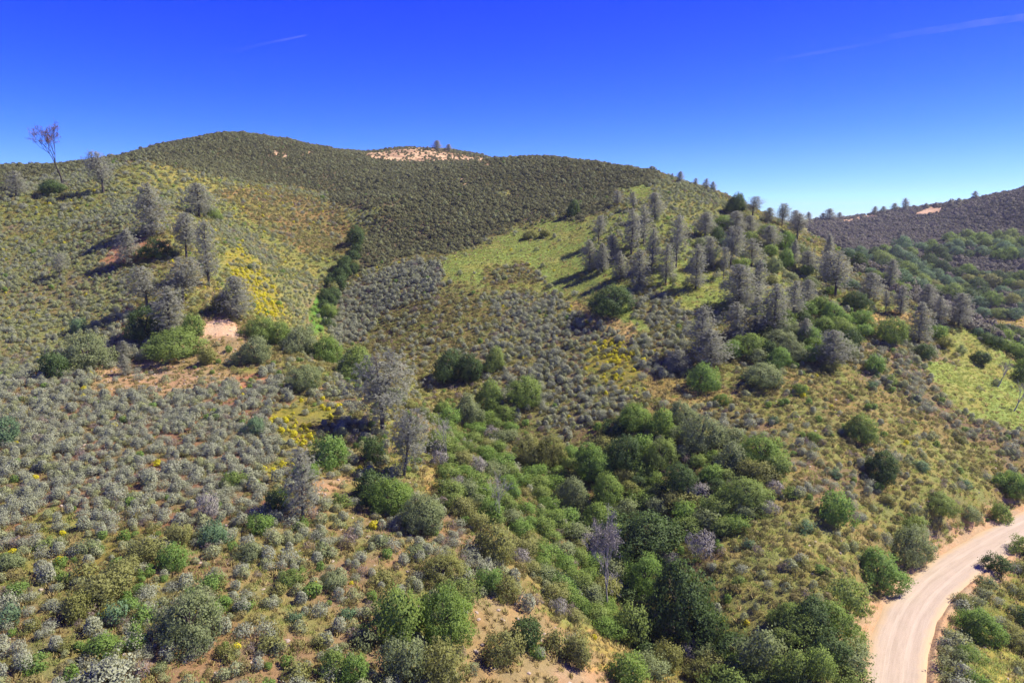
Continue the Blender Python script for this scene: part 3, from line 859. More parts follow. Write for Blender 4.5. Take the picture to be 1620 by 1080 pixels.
BUSH = [
 # upper left hillside
 ('dk',227,270,381,411,'round dark green bush on the red soil among the upper left pines'),
 ('dk',60,102,291,310,'low dark bush at the foot of the tall bare tree'),
 ('bg',110,135,505,530,'small round bush beside the long pine shadow on the left slope'),
 ('dk',205,257,490,540,'very dark bush directly under the pines of the bare knoll'),
 ('gg',103,176,531,588,'wide grey-green bush at the left end of the bare knoll'),
 ('dk',68,108,560,602,'dark bush low on the left of the wide grey-green knoll bush'),
 ('gr',233,313,522,572,'broad rounded green bush at the front of the bare knoll'),
 ('gr',289,324,500,538,'upright green bush under the pines beside the pale knoll ground'),
 ('ol',313,344,551,580,'small round olive bush on bare soil in front of the knoll'),
 ('gg',374,430,536,579,'round grey-green bush on the right shoulder of the bare knoll'),
 ('gg',456,508,579,618,'round grey-green bush above the yellow flowers on the spur'),
 ('gr',388,432,503,540,'green shrub in the hedge-like row at the knoll crest, next to the pines'),
 ('gr',420,462,512,550,'middle green shrub of the row along the knoll crest'),
 ('gg',446,500,520,566,'greyish shrub of the row along the knoll crest'),
 ('gr',492,540,535,578,'green shrub at the spur edge just above the gully bend'),
 ('gr',530,592,552,606,'green shrub at the spur edge above the big forked pine'),
 ('ol',335,365,465,500,'olive shrub between two pines above the pale knoll ground'),
 ('gr',325,352,330,350,'low green shrub below the lone pine on the yellow spur'),
 ('bg',-12,28,662,709,'green bush cut by the left edge of the view on the sage slope'),
 ('bg',388,420,660,690,'lone blue-green shrub in the middle of the grey sagebrush slope'),
 ('br',498,546,690,742,'bright green bush right of the yellow flower patch'),
 ('dk',424,460,775,812,'dark shrub at the foot of the grey pine on the spur'),
 ('dk',575,612,690,735,'dark bush under the big forked pine'),
 ('dk',562,606,735,800,'tall dark bush left of the leaning grey pine'),
 # middle bowl
 ('dk',686,732,552,610,'dark brownish oak, left one of the pair in the bowl'),
 ('dk',724,764,545,612,'tall dark oak, right one of the pair in the bowl'),
 ('gr',764,800,552,590,'small oak beside the tall dark pair in the bowl'),
 ('gr',752,795,604,655,'bright leafy oak below the dark pair at the gully head'),
 ('gr',802,856,598,646,'round oak with a dark left side on the sage of the bowl'),
 ('gg',716,760,626,678,'grey-green oak at the gully head below the dark pair'),
 ('dk',936,1000,455,499,'large round dark oak standing alone on the grassy slope'),
 ('ol',828,852,366,378,'low olive bush, left of two on the upper green meadow'),
 ('ol',852,872,364,376,'low olive bush, right of two on the upper green meadow'),
 # gully thicket, the ones that stand out
 ('ol',813,856,676,742,'olive oak at the top right of the gully thicket'),
 ('ol',850,895,672,745,'wide olive oak against the brown scrub slope'),
 ('br',905,965,706,765,'bright green oak with a black shadow below it, mid gully'),
 ('gr',978,1030,640,686,'oak at the top edge of the right gully bank'),
 ('gr',1024,1062,648,690,'light oak beside the one at the top edge of the right bank'),
 ('gg',1074,1140,657,716,'big round oak on the upper right gully bank'),
 ('br',992,1034,688,730,'bright oak in the centre of the right gully bank'),
 ('dk',960,1012,690,745,'dark oak below the oak at the bank top'),
 ('gr',1022,1070,694,742,'green oak left of the big round bank oak'),
 ('gg',880,935,757,815,'grey-green oak on the gully floor above the big dark oak'),
 ('gr',934,992,750,808,'lumpy green oak on the gully floor'),
 ('dk',1053,1106,735,790,'dark green oak on the right bank with a bright top'),
 ('br',1104,1128,786,810,'small bright lime bush among greyish shrubs on the right bank'),
 ('gr',1150,1220,755,806,'wide green bush at the right end of the thicket, beside yellow grass'),
 ('gg',1135,1180,700,745,'grey-green bush between the round bank oak and the brown slope'),
 ('gr',1168,1235,688,740,'low green bush at the top right of the thicket'),
 ('dk',960,1070,808,890,'largest dark rounded oak on the gully floor'),
 ('gr',916,982,798,852,'green oak joined to the left of the largest dark oak'),
 ('tw',1080,1143,836,888,'grey twiggy shrub on the slope right of the largest oak'),
 ('dk',1022,1132,900,1022,'tall dark oak in deep shade at the lower gully'),
 ('br',990,1050,880,945,'yellow-green oak left of the tall dark lower oak'),
 ('tw',1020,1072,950,1012,'leafless grey shrub at the foot of the tall dark lower oak'),
 ('gr',968,1030,950,1030,'green oak at the lower end of the gully thicket'),
 # spur nose, bottom centre
 ('gg',636,704,785,850,'large grey-green shrub on the spur below the leaning grey pine'),
 ('gr',584,652,758,818,'dark-sided green shrub left of the large grey-green one'),
 ('ol',752,814,830,892,'olive shrub on the spur edge above the bare tan slope'),
 ('ol',664,734,872,922,'brownish olive shrub in the middle of the spur nose'),
 ('gr',702,754,916,970,'green shrub at the top left corner of the bare tan slope'),
 ('br',752,790,898,940,'bright shrub at the top of the bare tan slope'),
 ('ol',784,822,912,954,'olive shrub at the top right of the bare tan slope'),
 ('gr',590,668,932,1024,'tall green oak at the left of the bottom cluster'),
 ('gr',660,742,936,1022,'tall green oak at the right of the bottom cluster'),
 ('gg',602,668,998,1085,'grey-green oak at the front of the bottom cluster'),
 ('ol',662,728,1014,1090,'olive oak at the front right of the bottom cluster'),
 ('br',538,584,1028,1088,'bright green oak in the shade left of the bottom cluster'),
 ('ol',768,824,998,1052,'round olive bush with a dark shadow on the bare tan slope'),
 ('dk',806,862,976,1024,'dark bush at the centre of the bare tan slope'),
 ('ol',864,902,996,1038,'olive bush on the right of the bare tan slope'),
 ('ol',892,938,1004,1056,'bigger olive bush at the right rim of the bare tan slope'),
 ('br',838,862,1018,1042,'small bright weed bush between two bushes on the bare tan slope'),
 ('gr',962,1024,1034,1090,'green bush at the bottom edge right of the bare slope'),
 ('ol',1036,1078,1020,1064,'olive bush in the yellow grass at the bottom'),
 ('ol',1084,1124,1042,1074,'small round bush in the yellow grass near the bottom edge'),
 # lower left
 ('gg',256,346,934,1026,'big solitary grey-green bush with a long shadow, lower left'),
 ('br',142,192,998,1040,'vivid green low bush left of the big bush shadow'),
 ('sv',122,214,1036,1095,'large silvery bush at the bottom edge, lower left'),
 ('bg',-4,32,955,996,'dark green bush at the left edge, lower left'),
 ('br',210,244,956,990,'leafy green bush beside the big grey-green bush'),
 ('br',252,298,860,904,'bright bush in the lower left mixed scrub'),
 ('bg',316,358,828,868,'blue-green bush at the tip of the pine shadow'),
 ('tw',306,352,778,826,'grey-purple twiggy shrub in the sagebrush'),
 ('ol',100,150,935,985,'olive bush, lowest of the yellowish patch at lower left'),
 ('ol',130,200,900,960,'broad olive bush in the yellowish patch at lower left'),
 ('ol',115,155,890,925,'small olive bush, upper left in the yellowish patch'),
 ('ol',170,215,880,920,'olive bush, upper right in the yellowish patch'),
 ('ol',208,262,848,890,'olive bush right above the yellowish patch'),
 ('br',335,368,940,970,'lime-green shrub touching the big solitary bush'),
 ('gr',352,385,745,772,'green low shrub left of the grey pine on the sage slope'),
 ('gr',508,555,1030,1080,'dark green shrub at the bottom edge near the shaded oak'),
 # right face above the road
 ('br',1296,1344,780,838,'bright green bush in the middle of the brown slope'),
 ('dk',1369,1418,716,764,'dark green bush below the sage strip on the brown slope'),
 ('gr',1336,1386,658,700,'round green bush high on the brown slope'),
 ('gr',1461,1509,779,814,'round green bush above the road bend'),
 ('gg',1516,1549,800,825,'small grey-green bush right of the round bush above the road'),
 ('gr',1426,1464,815,840,'small bush above the grey-green roadside bush'),
 ('gg',1402,1470,834,894,'large grey-green bush on the bank of the road'),
 ('br',1352,1424,870,936,'large bright bush at the bank of the road'),
 ('gr',1312,1372,918,978,'green bush below the large bright roadside bush'),
 ('dk',1280,1345,994,1044,'dark bush at the lower left of the road'),
 ('gr',1326,1368,988,1040,'green bush touching the left edge of the road'),
 ('gr',1266,1318,1020,1084,'green bush at the bottom edge left of the road'),
 ('gg',1170,1236,996,1070,'tall grey-green bush in the bottom right thicket'),
 ('gr',1226,1282,1026,1086,'green bush at the bottom, right of the tall grey-green one'),
 ('br',1576,1624,748,790,'bright green bush clump above the far end of the road'),
 ('gr',1570,1600,798,830,'small bush at the road edge near the right border'),
 ('br',1568,1592,752,772,'little bright bush on top of the clump above the road'),
 # right of the road
 ('dk',1558,1596,876,904,'dark bush on the right verge of the road'),
 ('br',1508,1582,958,1016,'large bright green bush in the field right of the road'),
 ('gr',1600,1640,850,874,'green bush at the right border beside the road'),
 ('dk',1606,1650,962,990,'dark bush at the right border of the field'),
 ('ol',1590,1640,1000,1030,'olive bush at the right border of the field'),
 # right spur
 ('br',1089,1137,577,620,'bright round bush with a red-brown shadow on the right spur'),
 ('gg',1174,1234,578,611,'wide low grey bush on the right spur'),
 ('dk',1203,1229,538,572,'dark conical bush in the green thicket of the right spur'),
 ('gr',1162,1206,530,564,'green bush, left one of the right spur thicket'),
 ('gg',1232,1272,540,572,'grey-green bush right of the dark conical one'),
 ('dk',1333,1362,522,553,'dark olive bush right of the low grey pine'),
 ('gr',1278,1322,503,532,'green bush behind the low grey pine'),
 ('gr',1280,1312,472,498,'green bush left of the dark-trunked pine'),
 ('br',1298,1340,482,516,'bright bush below the dark-trunked pine'),
 ('dk',1336,1372,464,492,'dark bush right of the dark-trunked pine'),
 ('br',1340,1378,492,516,'bright bush beside the yellow clearing'),
 ('gr',1386,1430,505,546,'green bush below the yellow clearing'),
 ('ol',1296,1322,568,588,'small bush at the foot of the low grey pine'),
 ('br',1368,1398,563,593,'bright round bush on the sage strip of the right spur'),
 ('gr',1402,1420,592,610,'small green bush below the bright round one'),
 ('dk',1445,1476,545,568,'dark green bush on the sage strip near the grass'),
 ('br',1468,1496,515,535,'bright bush under the crest pines'),
 ('ol',1482,1507,533,550,'brownish bush at the top of the grass chute'),
 ('dk',1536,1566,556,578,'dark bush in the middle of the grass chute'),
 ('gg',1514,1528,546,560,'tiny bush alone in the grass chute'),
 ('dk',1603,1625,583,606,'dark bush at the right border of the grass chute'),
 ('dk',1147,1180,311,340,'dark round oak on the skyline ridge'),
 ('br',1229,1255,370,398,'bright bush on the grove ridge'),
 ('br',1226,1256,398,426,'vivid green oak inside the pine grove'),
 ('gg',1212,1236,410,436,'sage-green bush left of the vivid green oak'),
 ('dk',1124,1146,358,386,'dark oak at the upper end of the grove'),
 ('gr',1125,1160,345,362,'green shrub above the grove'),
 ('dk',895,918,320,345,'dark shrub at the corner of the chaparral'),
 ('dk',550,578,360,392,'dark oak in the bend of the upper gully'),
 ('gr',1256,1272,520,545,'small green bush left of the low grey pine'),
]
for r in BUSH: plant_bush(*r)

# pines ------------------------------------------------------------
PINE = [pine_meshes(11, .03, .24, nb=80, dens=1.25), pine_meshes(12, .12, .20, nb=66, dens=1.1), pine_meshes(13, .18, .26, fork=True, nb=76, dens=1.1),
        pine_meshes(14, .04, .20, nb=84, dens=1.3), pine_meshes(15, .26, .26, fork=True, nb=64, dens=1.0, profile=.6), pine_meshes(16, .08, .28, nb=88, dens=1.25), pine_meshes(17, .16, .32, fork=True, nb=62, dens=1.15, profile=.4)]
PWID = [4.3, 3.6, 5.2, 3.6, 5.2, 5.0, 6.2]
GROVE = 'grey-green pine crowded among its neighbours in the hillside grove'
def plant_pine(v, xl, xr, yt, yb, label, group=None, lean=0.0, name='pine_tree', bx=None):
    cx = bx if bx is not None else (xl + xr) / 2
    p = ground_at(cx, yb)
    if p is None: return
    _, _, d = world_to_px(p.x, p.y, p.z); d = float(d)
    a = math.atan2(CAMZ - p.z, math.hypot(p.x, p.y))
    h = (yb - yt) * d / F / math.cos(a) * 0.93
    w = (xr - xl) * d / F * 0.98
    o = bpy.data.objects.new(name, None); COL.objects.link(o); o.empty_display_size = .3
    sx = max(0.5, min(1.9, w / PWID[v] / (h / 10))) * h / 10
    place(o, p, rng.uniform(0, 6.28), (sx, sx, h / 10))
    if lean: o.rotation_euler = (0, lean, 0)
    link('trunk', PINE[v][0], o); link('crown', PINE[v][1], o)
    return tag(o, label, 'pine', group)

PINES = [
 (4,144,184,240,305,'tall thin pine on the left spur, casting the longest shadow'),
 (0,216,268,289,374,'dense pine halfway up the left spur'),
 (5,292,338,289,343,'lone bushy pine on the yellow slope right of the spur crest'),
 (3,187,218,362,418,'small conical pine beside red soil on the left spur'),
 (2,272,318,335,408,'dark-based pine on the crest above the knoll grove'),
 (1,314,348,348,452,'tall slim pine on the right side of the knoll grove'),
 (4,205,262,420,490,'thin airy pine at the left of the knoll grove'),
 (2,262,318,405,480,'airy pine in the middle of the knoll grove'),
 (0,242,296,452,530,'silvery pine in front of the knoll grove'),
 (5,348,401,435,505,'pale round pine beside the yellow flower slope'),
 (3,188,210,538,568,'young pine sapling on the knoll, upper of two'),
 (3,190,208,560,594,'young pine sapling on the knoll, lower of two'),
 (1,12,40,270,312,'small grey pine at the far left of the slope'),
 (4,82,108,400,440,'faint grey young pine on the left sage slope'),
 (1,456,504,708,824,'slender grey pine standing alone on the sagebrush spur'),
 (6,552,658,560,684,'big forked pine with a black trunk on the spur edge'),
 (6,604,674,648,752,'pale leaning pine below the big forked pine',0,.16),
 (4,935,958,340,385,'small pine with a bare trunk at the meadow edge'),
 (0,919,947,378,428,'dense pine, left of two at the meadow edge'),
 (3,943,963,384,430,'narrow pine, right of two at the meadow edge'),
 (3,960,982,370,410,GROVE,1),(3,969,992,397,442,GROVE,1),(0,992,1030,393,456,'front pine of the grove, above the sage strip'),
 (1,984,1013,328,402,GROVE,1),(1,1006,1030,323,386,GROVE,1),(5,1021,1051,304,346,'dark round-topped pine at the top of the grove'),
 (0,1019,1044,360,420,GROVE,1),(1,1040,1066,385,450,GROVE,1),(4,1052,1087,340,424,'open pine with a visible red-brown trunk in the grove'),
 (0,1084,1117,386,456,'front pine of the grove, above the bright grass'),(5,1100,1131,335,374,GROVE,1),(0,1107,1136,374,422,GROVE,1),
 (2,1137,1174,357,424,GROVE,1),(5,1147,1179,333,372,GROVE,1),(1,1172,1206,376,422,GROVE,1),(5,1139,1197,417,486,'biggest silvery pine at the lower edge of the grove'),
 (4,1136,1152,390,442,'thin bare-stemmed pine at the lower grove edge'),(5,1174,1197,340,372,GROVE,1),(1,968,984,301,325,'small pine in the chaparral corner, left of two'),
 (1,995,1008,303,330,'small pine in the chaparral corner, right of two'),
 (5,1202,1234,356,391,GROVE,1),(2,1240,1282,337,378,'pine with a dark leaning limb on the ridge'),(5,1257,1297,396,432,GROVE,1),
 (3,1296,1315,370,444,'slim tall pine in front of the far purple hill'),(2,1294,1349,396,470,'open pine with a dark bare trunk right of the grove'),
 (5,1355,1393,430,476,'round grey pine right of the dark-trunked one'),(3,1394,1417,409,457,'pale slim pine before the green valley'),
 (0,1411,1437,450,498,'pine at the back of the yellow clearing'),(4,1394,1408,458,496,'spindly young pine in the yellow clearing'),
 (0,1186,1212,408,470,GROVE,1),(0,1200,1248,448,525,'large pine at the centre of the lower row'),(1,1238,1271,443,505,'pine at the right end of the lower row'),
 (5,1264,1288,441,478,GROVE,1),(3,1248,1262,378,422,'thin grey pine beside the vivid green oak'),
 (0,1144,1186,477,536,'pine at the left end of the lower row'),(1,1176,1212,468,530,'dark-based pine left of the large one in the lower row'),
 (0,1086,1130,483,560,'tall grey pine below the meadow'),(5,1090,1158,520,580,'wide grey pine joined to the tall one below the meadow'),
 (3,1260,1282,503,542,'small bluish pine in the green thicket'),(5,1290,1342,521,580,'low wide grey pine on the right spur'),
 (5,1056,1092,552,588,'low grey pine left of the wide one below the meadow'),
 (3,1436,1470,477,542,'narrow pine on the crest of the right spur'),(0,1470,1498,468,516,'dark pine on the crest of the right spur'),
 (5,1497,1535,462,516,'wide pine at the right end of the crest'),(5,1450,1480,448,490,'pale pine behind the crest of the right spur'),
 # skyline
 (1,1058,1068,268,278,'tiny pine at the left of the hilltop skyline row'),(3,1068,1082,263,281,'tall small pine on the hilltop skyline'),
 (1,1096,1106,280,293,'small skyline pine left of a close pair'),(1,1112,1122,282,300,'left pine of a close pair on the skyline'),(0,1122,1134,285,303,'right pine of a close pair on the skyline'),
 (4,1177,1204,310,342,'twin-topped pine on the ridge skyline'),(5,1207,1226,328,352,'left round pine on the saddle skyline'),(2,1226,1248,321,358,'tallest pine on the saddle skyline'),
 (5,1246,1270,332,356,'pine right of the tallest one on the saddle skyline'),(3,1273,1286,329,344,'small pine at the right of the saddle skyline'),
 (5,1294,1308,333,346,'low tree left of the far ridge pine'),(5,1303,1322,326,346,'largest pine at the left of the far ridge'),(5,1322,1334,333,344,'low pale tree on the far ridge'),
 (3,1377,1388,316,331,'slim pine standing clear on the far ridge'),(5,1390,1404,322,334,'round tree on the far ridge left of the gap'),(5,1406,1424,321,334,'wide low tree in the middle of the far ridge'),
 (0,1425,1438,313,334,'tall dark pine in the middle of the far ridge'),(5,1460,1470,315,323,'tiny tree above the sandy track on the far ridge'),
 (5,1496,1508,316,328,'round tree right of the sandy track'),(5,1510,1523,313,323,'round tree on the right hill skyline'),(0,1536,1549,302,316,'lone pine high on the right hill skyline'),
 (5,683,700,222,239,'larger dark tree on the sandy summit'),(5,702,718,228,240,'double tree right of the larger one on the sandy summit'),(3,672,680,229,236,'tiny tree left of the summit trees'),
 (3,740,748,239,246,'tiny tree at the right end of the sandy summit'),
]
for r in PINES:
    plant_pine(*r[:6], group='pines of the hillside grove' if r[5] is GROVE else None, lean=r[7] if len(r) > 7 else 0.0)

# bare trees ---------------------------------------------------------
def plant_bare(name, meshes, bx, by, hpx, label, rz=0.0, H=10.0, squash=1.0):
    p = ground_at(bx, by); _, _, d = world_to_px(p.x, p.y, p.z); d = float(d)
    a = math.atan2(CAMZ - p.z, math.hypot(p.x, p.y))
    s = hpx * d / F / math.cos(a) / H
    o = bpy.data.objects.new(name, None); COL.objects.link(o); o.empty_display_size = .3
    place(o, p, rz, (s * squash, s * squash, s))
    link('trunk', meshes[0], o); link('branches', meshes[1], o)
    return tag(o, label, 'tree')
plant_bare('bare_tree', bare_tree(24, 10, .17, (-.34, 0), .36, .40, 6, 3, M['pk'], 1100, M['barkd'], .012), 99, 291, 86, 'tall leaning bare tree with reddish twigs, alone against the sky at left', squash=.8)
plant_bare('dead_tree', bare_tree(31, 10, .15, (0.02, 0), .26, .34, 7, 3, M['tw'], 2600, M['barkg'], .008), 958, 965, 116, 'pale dead tree with a white trunk in the gully thicket', squash=.75)
plant_bare('dead_tree', bare_tree(32, 10, .12, (-.1, 0), .2, .36, 5, 3, None, 0, M['barkg'], .014), 790, 832, 74, 'thin pale dead tree on the left edge of the thicket', squash=.8)
plant_bare('dead_tree', bare_tree(33, 10, .13, (-.15, 0), .15, .36, 5, 3, None, 0, M['barkg'], .014), 708, 726, 62, 'pale dead tree right of the leaning grey pine', squash=.8)
plant_bare('dead_tree', bare_tree(34, 10, .22, (.5, 0), .3, .30, 5, 3, None, 0, M['barkg'], .02), 1578, 612, 44, 'grey dead tree leaning right on the grass chute', squash=.9)
plant_bare('dead_tree', bare_tree(35, 10, .22, (.45, 0), .3, .32, 5, 3, None, 0, M['barkg'], .02), 1604, 650, 46, 'grey dead tree leaning right at the right border', squash=.9)
# ---------------------------------------------------------------- thickets: every bush an object
def px_poly_fill(poly, dmin_top, dmin_bot, seed, jit=0.5):
    """evenly spread pixels inside an outline, spacing grows towards the bottom"""
    rs = np.random.default_rng(seed); p = np.array(poly); pts = []
    y0, y1 = p[:, 1].min(), p[:, 1].max()
    for k in range(9000):
        x = rs.uniform(p[:, 0].min(), p[:, 0].max()); y = rs.uniform(y0, y1)
        if not in_poly(np.array([x]), np.array([y]), poly)[0]: continue
        dm = dmin_top + (dmin_bot - dmin_top) * (y - y0) / (y1 - y0)
        if any(abs(x - a) < dm and ((x - a) ** 2 + ((y - b) * 1.5) ** 2) < dm * dm for a, b in pts): continue
        if any(((x - a) / (w + dm * .22)) ** 2 + ((y - b) / (h + dm * .22)) ** 2 < 1 for a, b, w, h in OCC0): continue
        pts.append((x, y))
    pts.sort(key=lambda q: q[1])
    return pts, rs
OCC0 = list(OCC)
KINDL = {'gr': 'leafy green oak shrub', 'br': 'bright green oak shrub', 'ol': 'olive green oak shrub', 'gg': 'grey-green oak shrub', 'tw': 'greyish twiggy shrub', 'dk': 'dark green oak shrub', 'bg': 'bluish green shrub'}
def thicket(poly, top, bot, seed, mix, where, group, aspect=.72, size=1.5):
    pts, rs = px_poly_fill(poly, top, bot, seed)
    y0 = min(q[1] for q in poly); y1 = max(q[1] for q in poly)
    ks = list(mix.keys()); pr = np.array(list(mix.values()), float); pr /= pr.sum()
    for x, y in pts:
        dm = top + (bot - top) * (y - y0) / (y1 - y0)
        w = dm * size * rs.uniform(.8, 1.3); h = w * aspect * rs.uniform(.8, 1.15)
        k = ks[rs.choice(len(ks), p=pr)]
        plant_bush(k, x - w / 2, x + w / 2, y - h * .6, y + h * .4, KINDL[k] + ' ' + where, group=group + ', ' + KINDL[k].split(' ')[0], cat='shrub', name='thicket_shrub', tree=False)
thicket([(545,560),(592,600),(660,650),(720,640),(800,650),(830,690),(900,705),(915,760),(900,820),(945,900),(940,960),(985,1010),(1010,1040),(930,985),(850,885),(790,830),(735,770),(700,715),(672,660),(600,620)], 19, 28, 1,
        {'gr': 6, 'br': 4, 'ol': 1.4, 'gg': 1.0, 'tw': .15}, 'packed into the left side of the gully thicket', 'gully thicket left side')
thicket([(690,705),(735,770),(790,830),(850,885),(930,985),(900,985),(845,915),(800,860),(740,820),(700,780)], 22, 28, 2,
        {'gr': 3, 'ol': 2, 'gg': 3, 'tw': .6}, 'along the spur edge above the gully', 'spur edge shrubs')
thicket([(900,760),(960,690),(985,650),(1075,650),(1150,690),(1230,720),(1225,800),(1130,850),(1085,840),(1075,905),(1130,1000),(1140,1060),(1010,1060),(960,980),(945,890),(900,830)], 23, 30, 3,
        {'gr': 6, 'ol': 2.5, 'gg': 2.5, 'br': 1.5, 'dk': 1, 'tw': .8}, 'on the right bank of the gully thicket', 'gully thicket right bank')
thicket([(1150,1085),(1160,1015),(1240,985),(1330,955),(1360,990),(1345,1085)], 34, 38, 4, {'gr': 4, 'dk': 2, 'gg': 2, 'ol': 1}, 'in the bottom right thicket beside the road', 'roadside thicket')
thicket([(1150,560),(1160,538),(1210,522),(1290,482),(1360,478),(1378,520),(1330,558),(1240,572)], 21, 24, 5, {'gr': 4, 'br': 3, 'dk': 1.5, 'gg': 2}, 'in the green thicket of the right spur', 'right spur thicket')
thicket([(1342,404),(1400,392),(1440,388),(1500,392),(1560,386),(1622,380),(1622,408),(1500,410),(1480,440),(1440,470),(1400,455)], 15, 19, 6, {'dk': 3, 'gr': 4, 'bg': 4}, 'dotting the shaded valley behind the right spur', 'valley shrubs', .72)
thicket([(1440,445),(1500,425),(1622,440),(1622,500),(1545,505),(1530,480)], 17, 20, 7, {'dk': 2, 'gr': 4, 'bg': 4, 'ol': 1}, 'on the valley slope above the tan field', 'valley slope shrubs', .66)
thicket([(1540,524),(1622,522),(1622,582),(1600,565),(1560,540)], 14, 18, 8, {'gr': 4, 'bg': 4, 'dk': 2}, 'in the valley below the tan field', 'valley bottom shrubs', .8)
thicket([(1500,378),(1530,374),(1560,376),(1590,372),(1610,380),(1590,390),(1510,390)], 15, 17, 9, {'gr': 3}, 'in the green strip on the far right hill', 'far hill strip shrubs', .7)
thicket([(1100,350),(1180,345),(1240,368),(1300,430),(1340,440),(1360,470),(1290,470),(1200,440),(1150,430),(1110,400)], 26, 30, 10, {'gr': 3, 'ol': 2, 'gg': 3, 'bg': 1}, 'between the pines of the grove', 'undergrowth of the grove', .7, .85)
thicket([(1462,1085),(1466,1015),(1485,975),(1500,950),(1548,906),(1560,910),(1530,945),(1505,985),(1500,1030),(1505,1085)], 20, 26, 11, {'sv': 3} , 'hugging the right edge of the dirt road', 'roadside sagebrush', .8) if False else None
_k = KINDL; _k['sv'] = 'silvery sage shrub'; _k['sg'] = 'pale green sage shrub'
thicket([(1490,1085),(1490,1025),(1506,982),(1522,950),(1556,916),(1568,920),(1546,952),(1526,990),(1524,1085)], 19, 24, 11, {'sv': 2, 'sg': 3, 'gg': 1}, 'along the right edge of the dirt road', 'roadside sage', .8, 1.15)
thicket([(1520,930),(1570,905),(1625,880),(1625,1085),(1520,1085)], 44, 56, 12, {'ol': 3, 'gr': 2, 'br': 1}, 'in the yellow field right of the road', 'field shrubs', .6, .6)
thicket([(515,470),(525,440),(560,400),(575,385),(560,430),(530,460),(522,520),(512,520)], 11, 15, 13, {'dk': 6, 'ol': 1, 'gr': 1}, 'in the row darkened for shade along the upper gully', 'upper gully shrubs', .9)  # mostly dark leaf colour here, standing in for shade along the gully edge
thicket([(0,860),(200,850),(420,800),(470,740),(600,800),(700,860),(720,930),(560,1060),(350,1060),(60,1060)], 62, 70, 14, {'gr': 3, 'br': 3, 'ol': 3, 'bg': 1.5, 'gg': 2}, 'scattered through the mixed scrub at lower left', 'mixed scrub shrubs', .8, .48)
thicket([(1090,640),(1300,600),(1480,620),(1600,760),(1480,780),(1330,1000),(1150,960),(1150,860),(1240,800),(1240,720)], 74, 80, 15, {'gr': 3, 'bg': 2, 'ol': 2}, 'scattered small on the brown slope above the road', 'brown slope shrubs', .8, .26)

# ---------------------------------------------------------------- scrub cover
DENS = {   # plants per square metre: sage, greener sage, low shrub, chaparral, flowers, small green shrub, green tufts, dry tufts
 'buck': (.05,.06,.80,0,.012,.03,.6,.35), 'chap': (0,.06,.04,1.22,0,.006,0,0), 'sage': (.88,.14,.06,0,.010,.02,.15,.15), 'sageu': (.34,.66,.10,0,.01,.01,.5,.2),
 'ygrass': (.08,.32,.36,0,.03,.01,1.2,.2), 'rust': (.02,.10,.70,0,.02,0,.5,.3), 'flower': (.12,.08,.10,0,1.1,.01,.3,0), 'bowl': (1.1,.16,.05,0,0,.01,.2,0),
 'olive': (.16,.10,.70,0,.02,.01,.5,.1), 'grass': (.01,.012,.03,0,.01,0,1.7,.25), 'dry': (.01,.01,.06,0,.01,0,.3,1.2), 'gully': (.05,.05,.2,0,0,.10,.7,.1),
 'mixed': (.42,.24,.34,0,.018,.085,.5,.35), 'bare': (.03,.015,.06,0,.003,.006,.08,.5), 'red': (.05,.02,.04,0,.0,.01,.05,.1), 'pale': (0,0,0,0,0,0,0,.02),
 'roadside': (.05,.08,.25,0,.03,.02,1.4,.5), 'farchap': (0,0,0,.48,0,0,0,0), 'valley': (0,0,.1,.2,0,0,.0,0), 'sand': (0,0,0,.10,0,0,0,0), 'bright': (0,0,0,0,0,.3,1.5,0),
 'upright': (.05,.60,.15,0,.01,.01,.7,.1), 'sparse': (.36,.16,.30,0,0,.02,.3,.2), 'midsage': (.72,.20,.22,0,.015,.01,.3,.1), 'pinefloor': (.06,.30,.1,0,.005,.02,1.2,.2),
 'oliveleft': (.10,.10,.35,0,.06,.15,.5,.1), 'farface': (0,0,0,.3,0,0,0,0),
}
SPEC = ['sv', 'sg', 'bk', 'ch', 'yl', 'gn', 'tg', 'td', 'dw']
DRY = {'buck': .05, 'sage': .035, 'sageu': .02, 'olive': .04, 'mixed': .06, 'midsage': .035, 'gully': .04, 'sparse': .05, 'bowl': .03, 'rust': .04, 'upright': .02}
DT = np.array([DENS[n] + (DRY.get(n, 0),) for n in ZN])
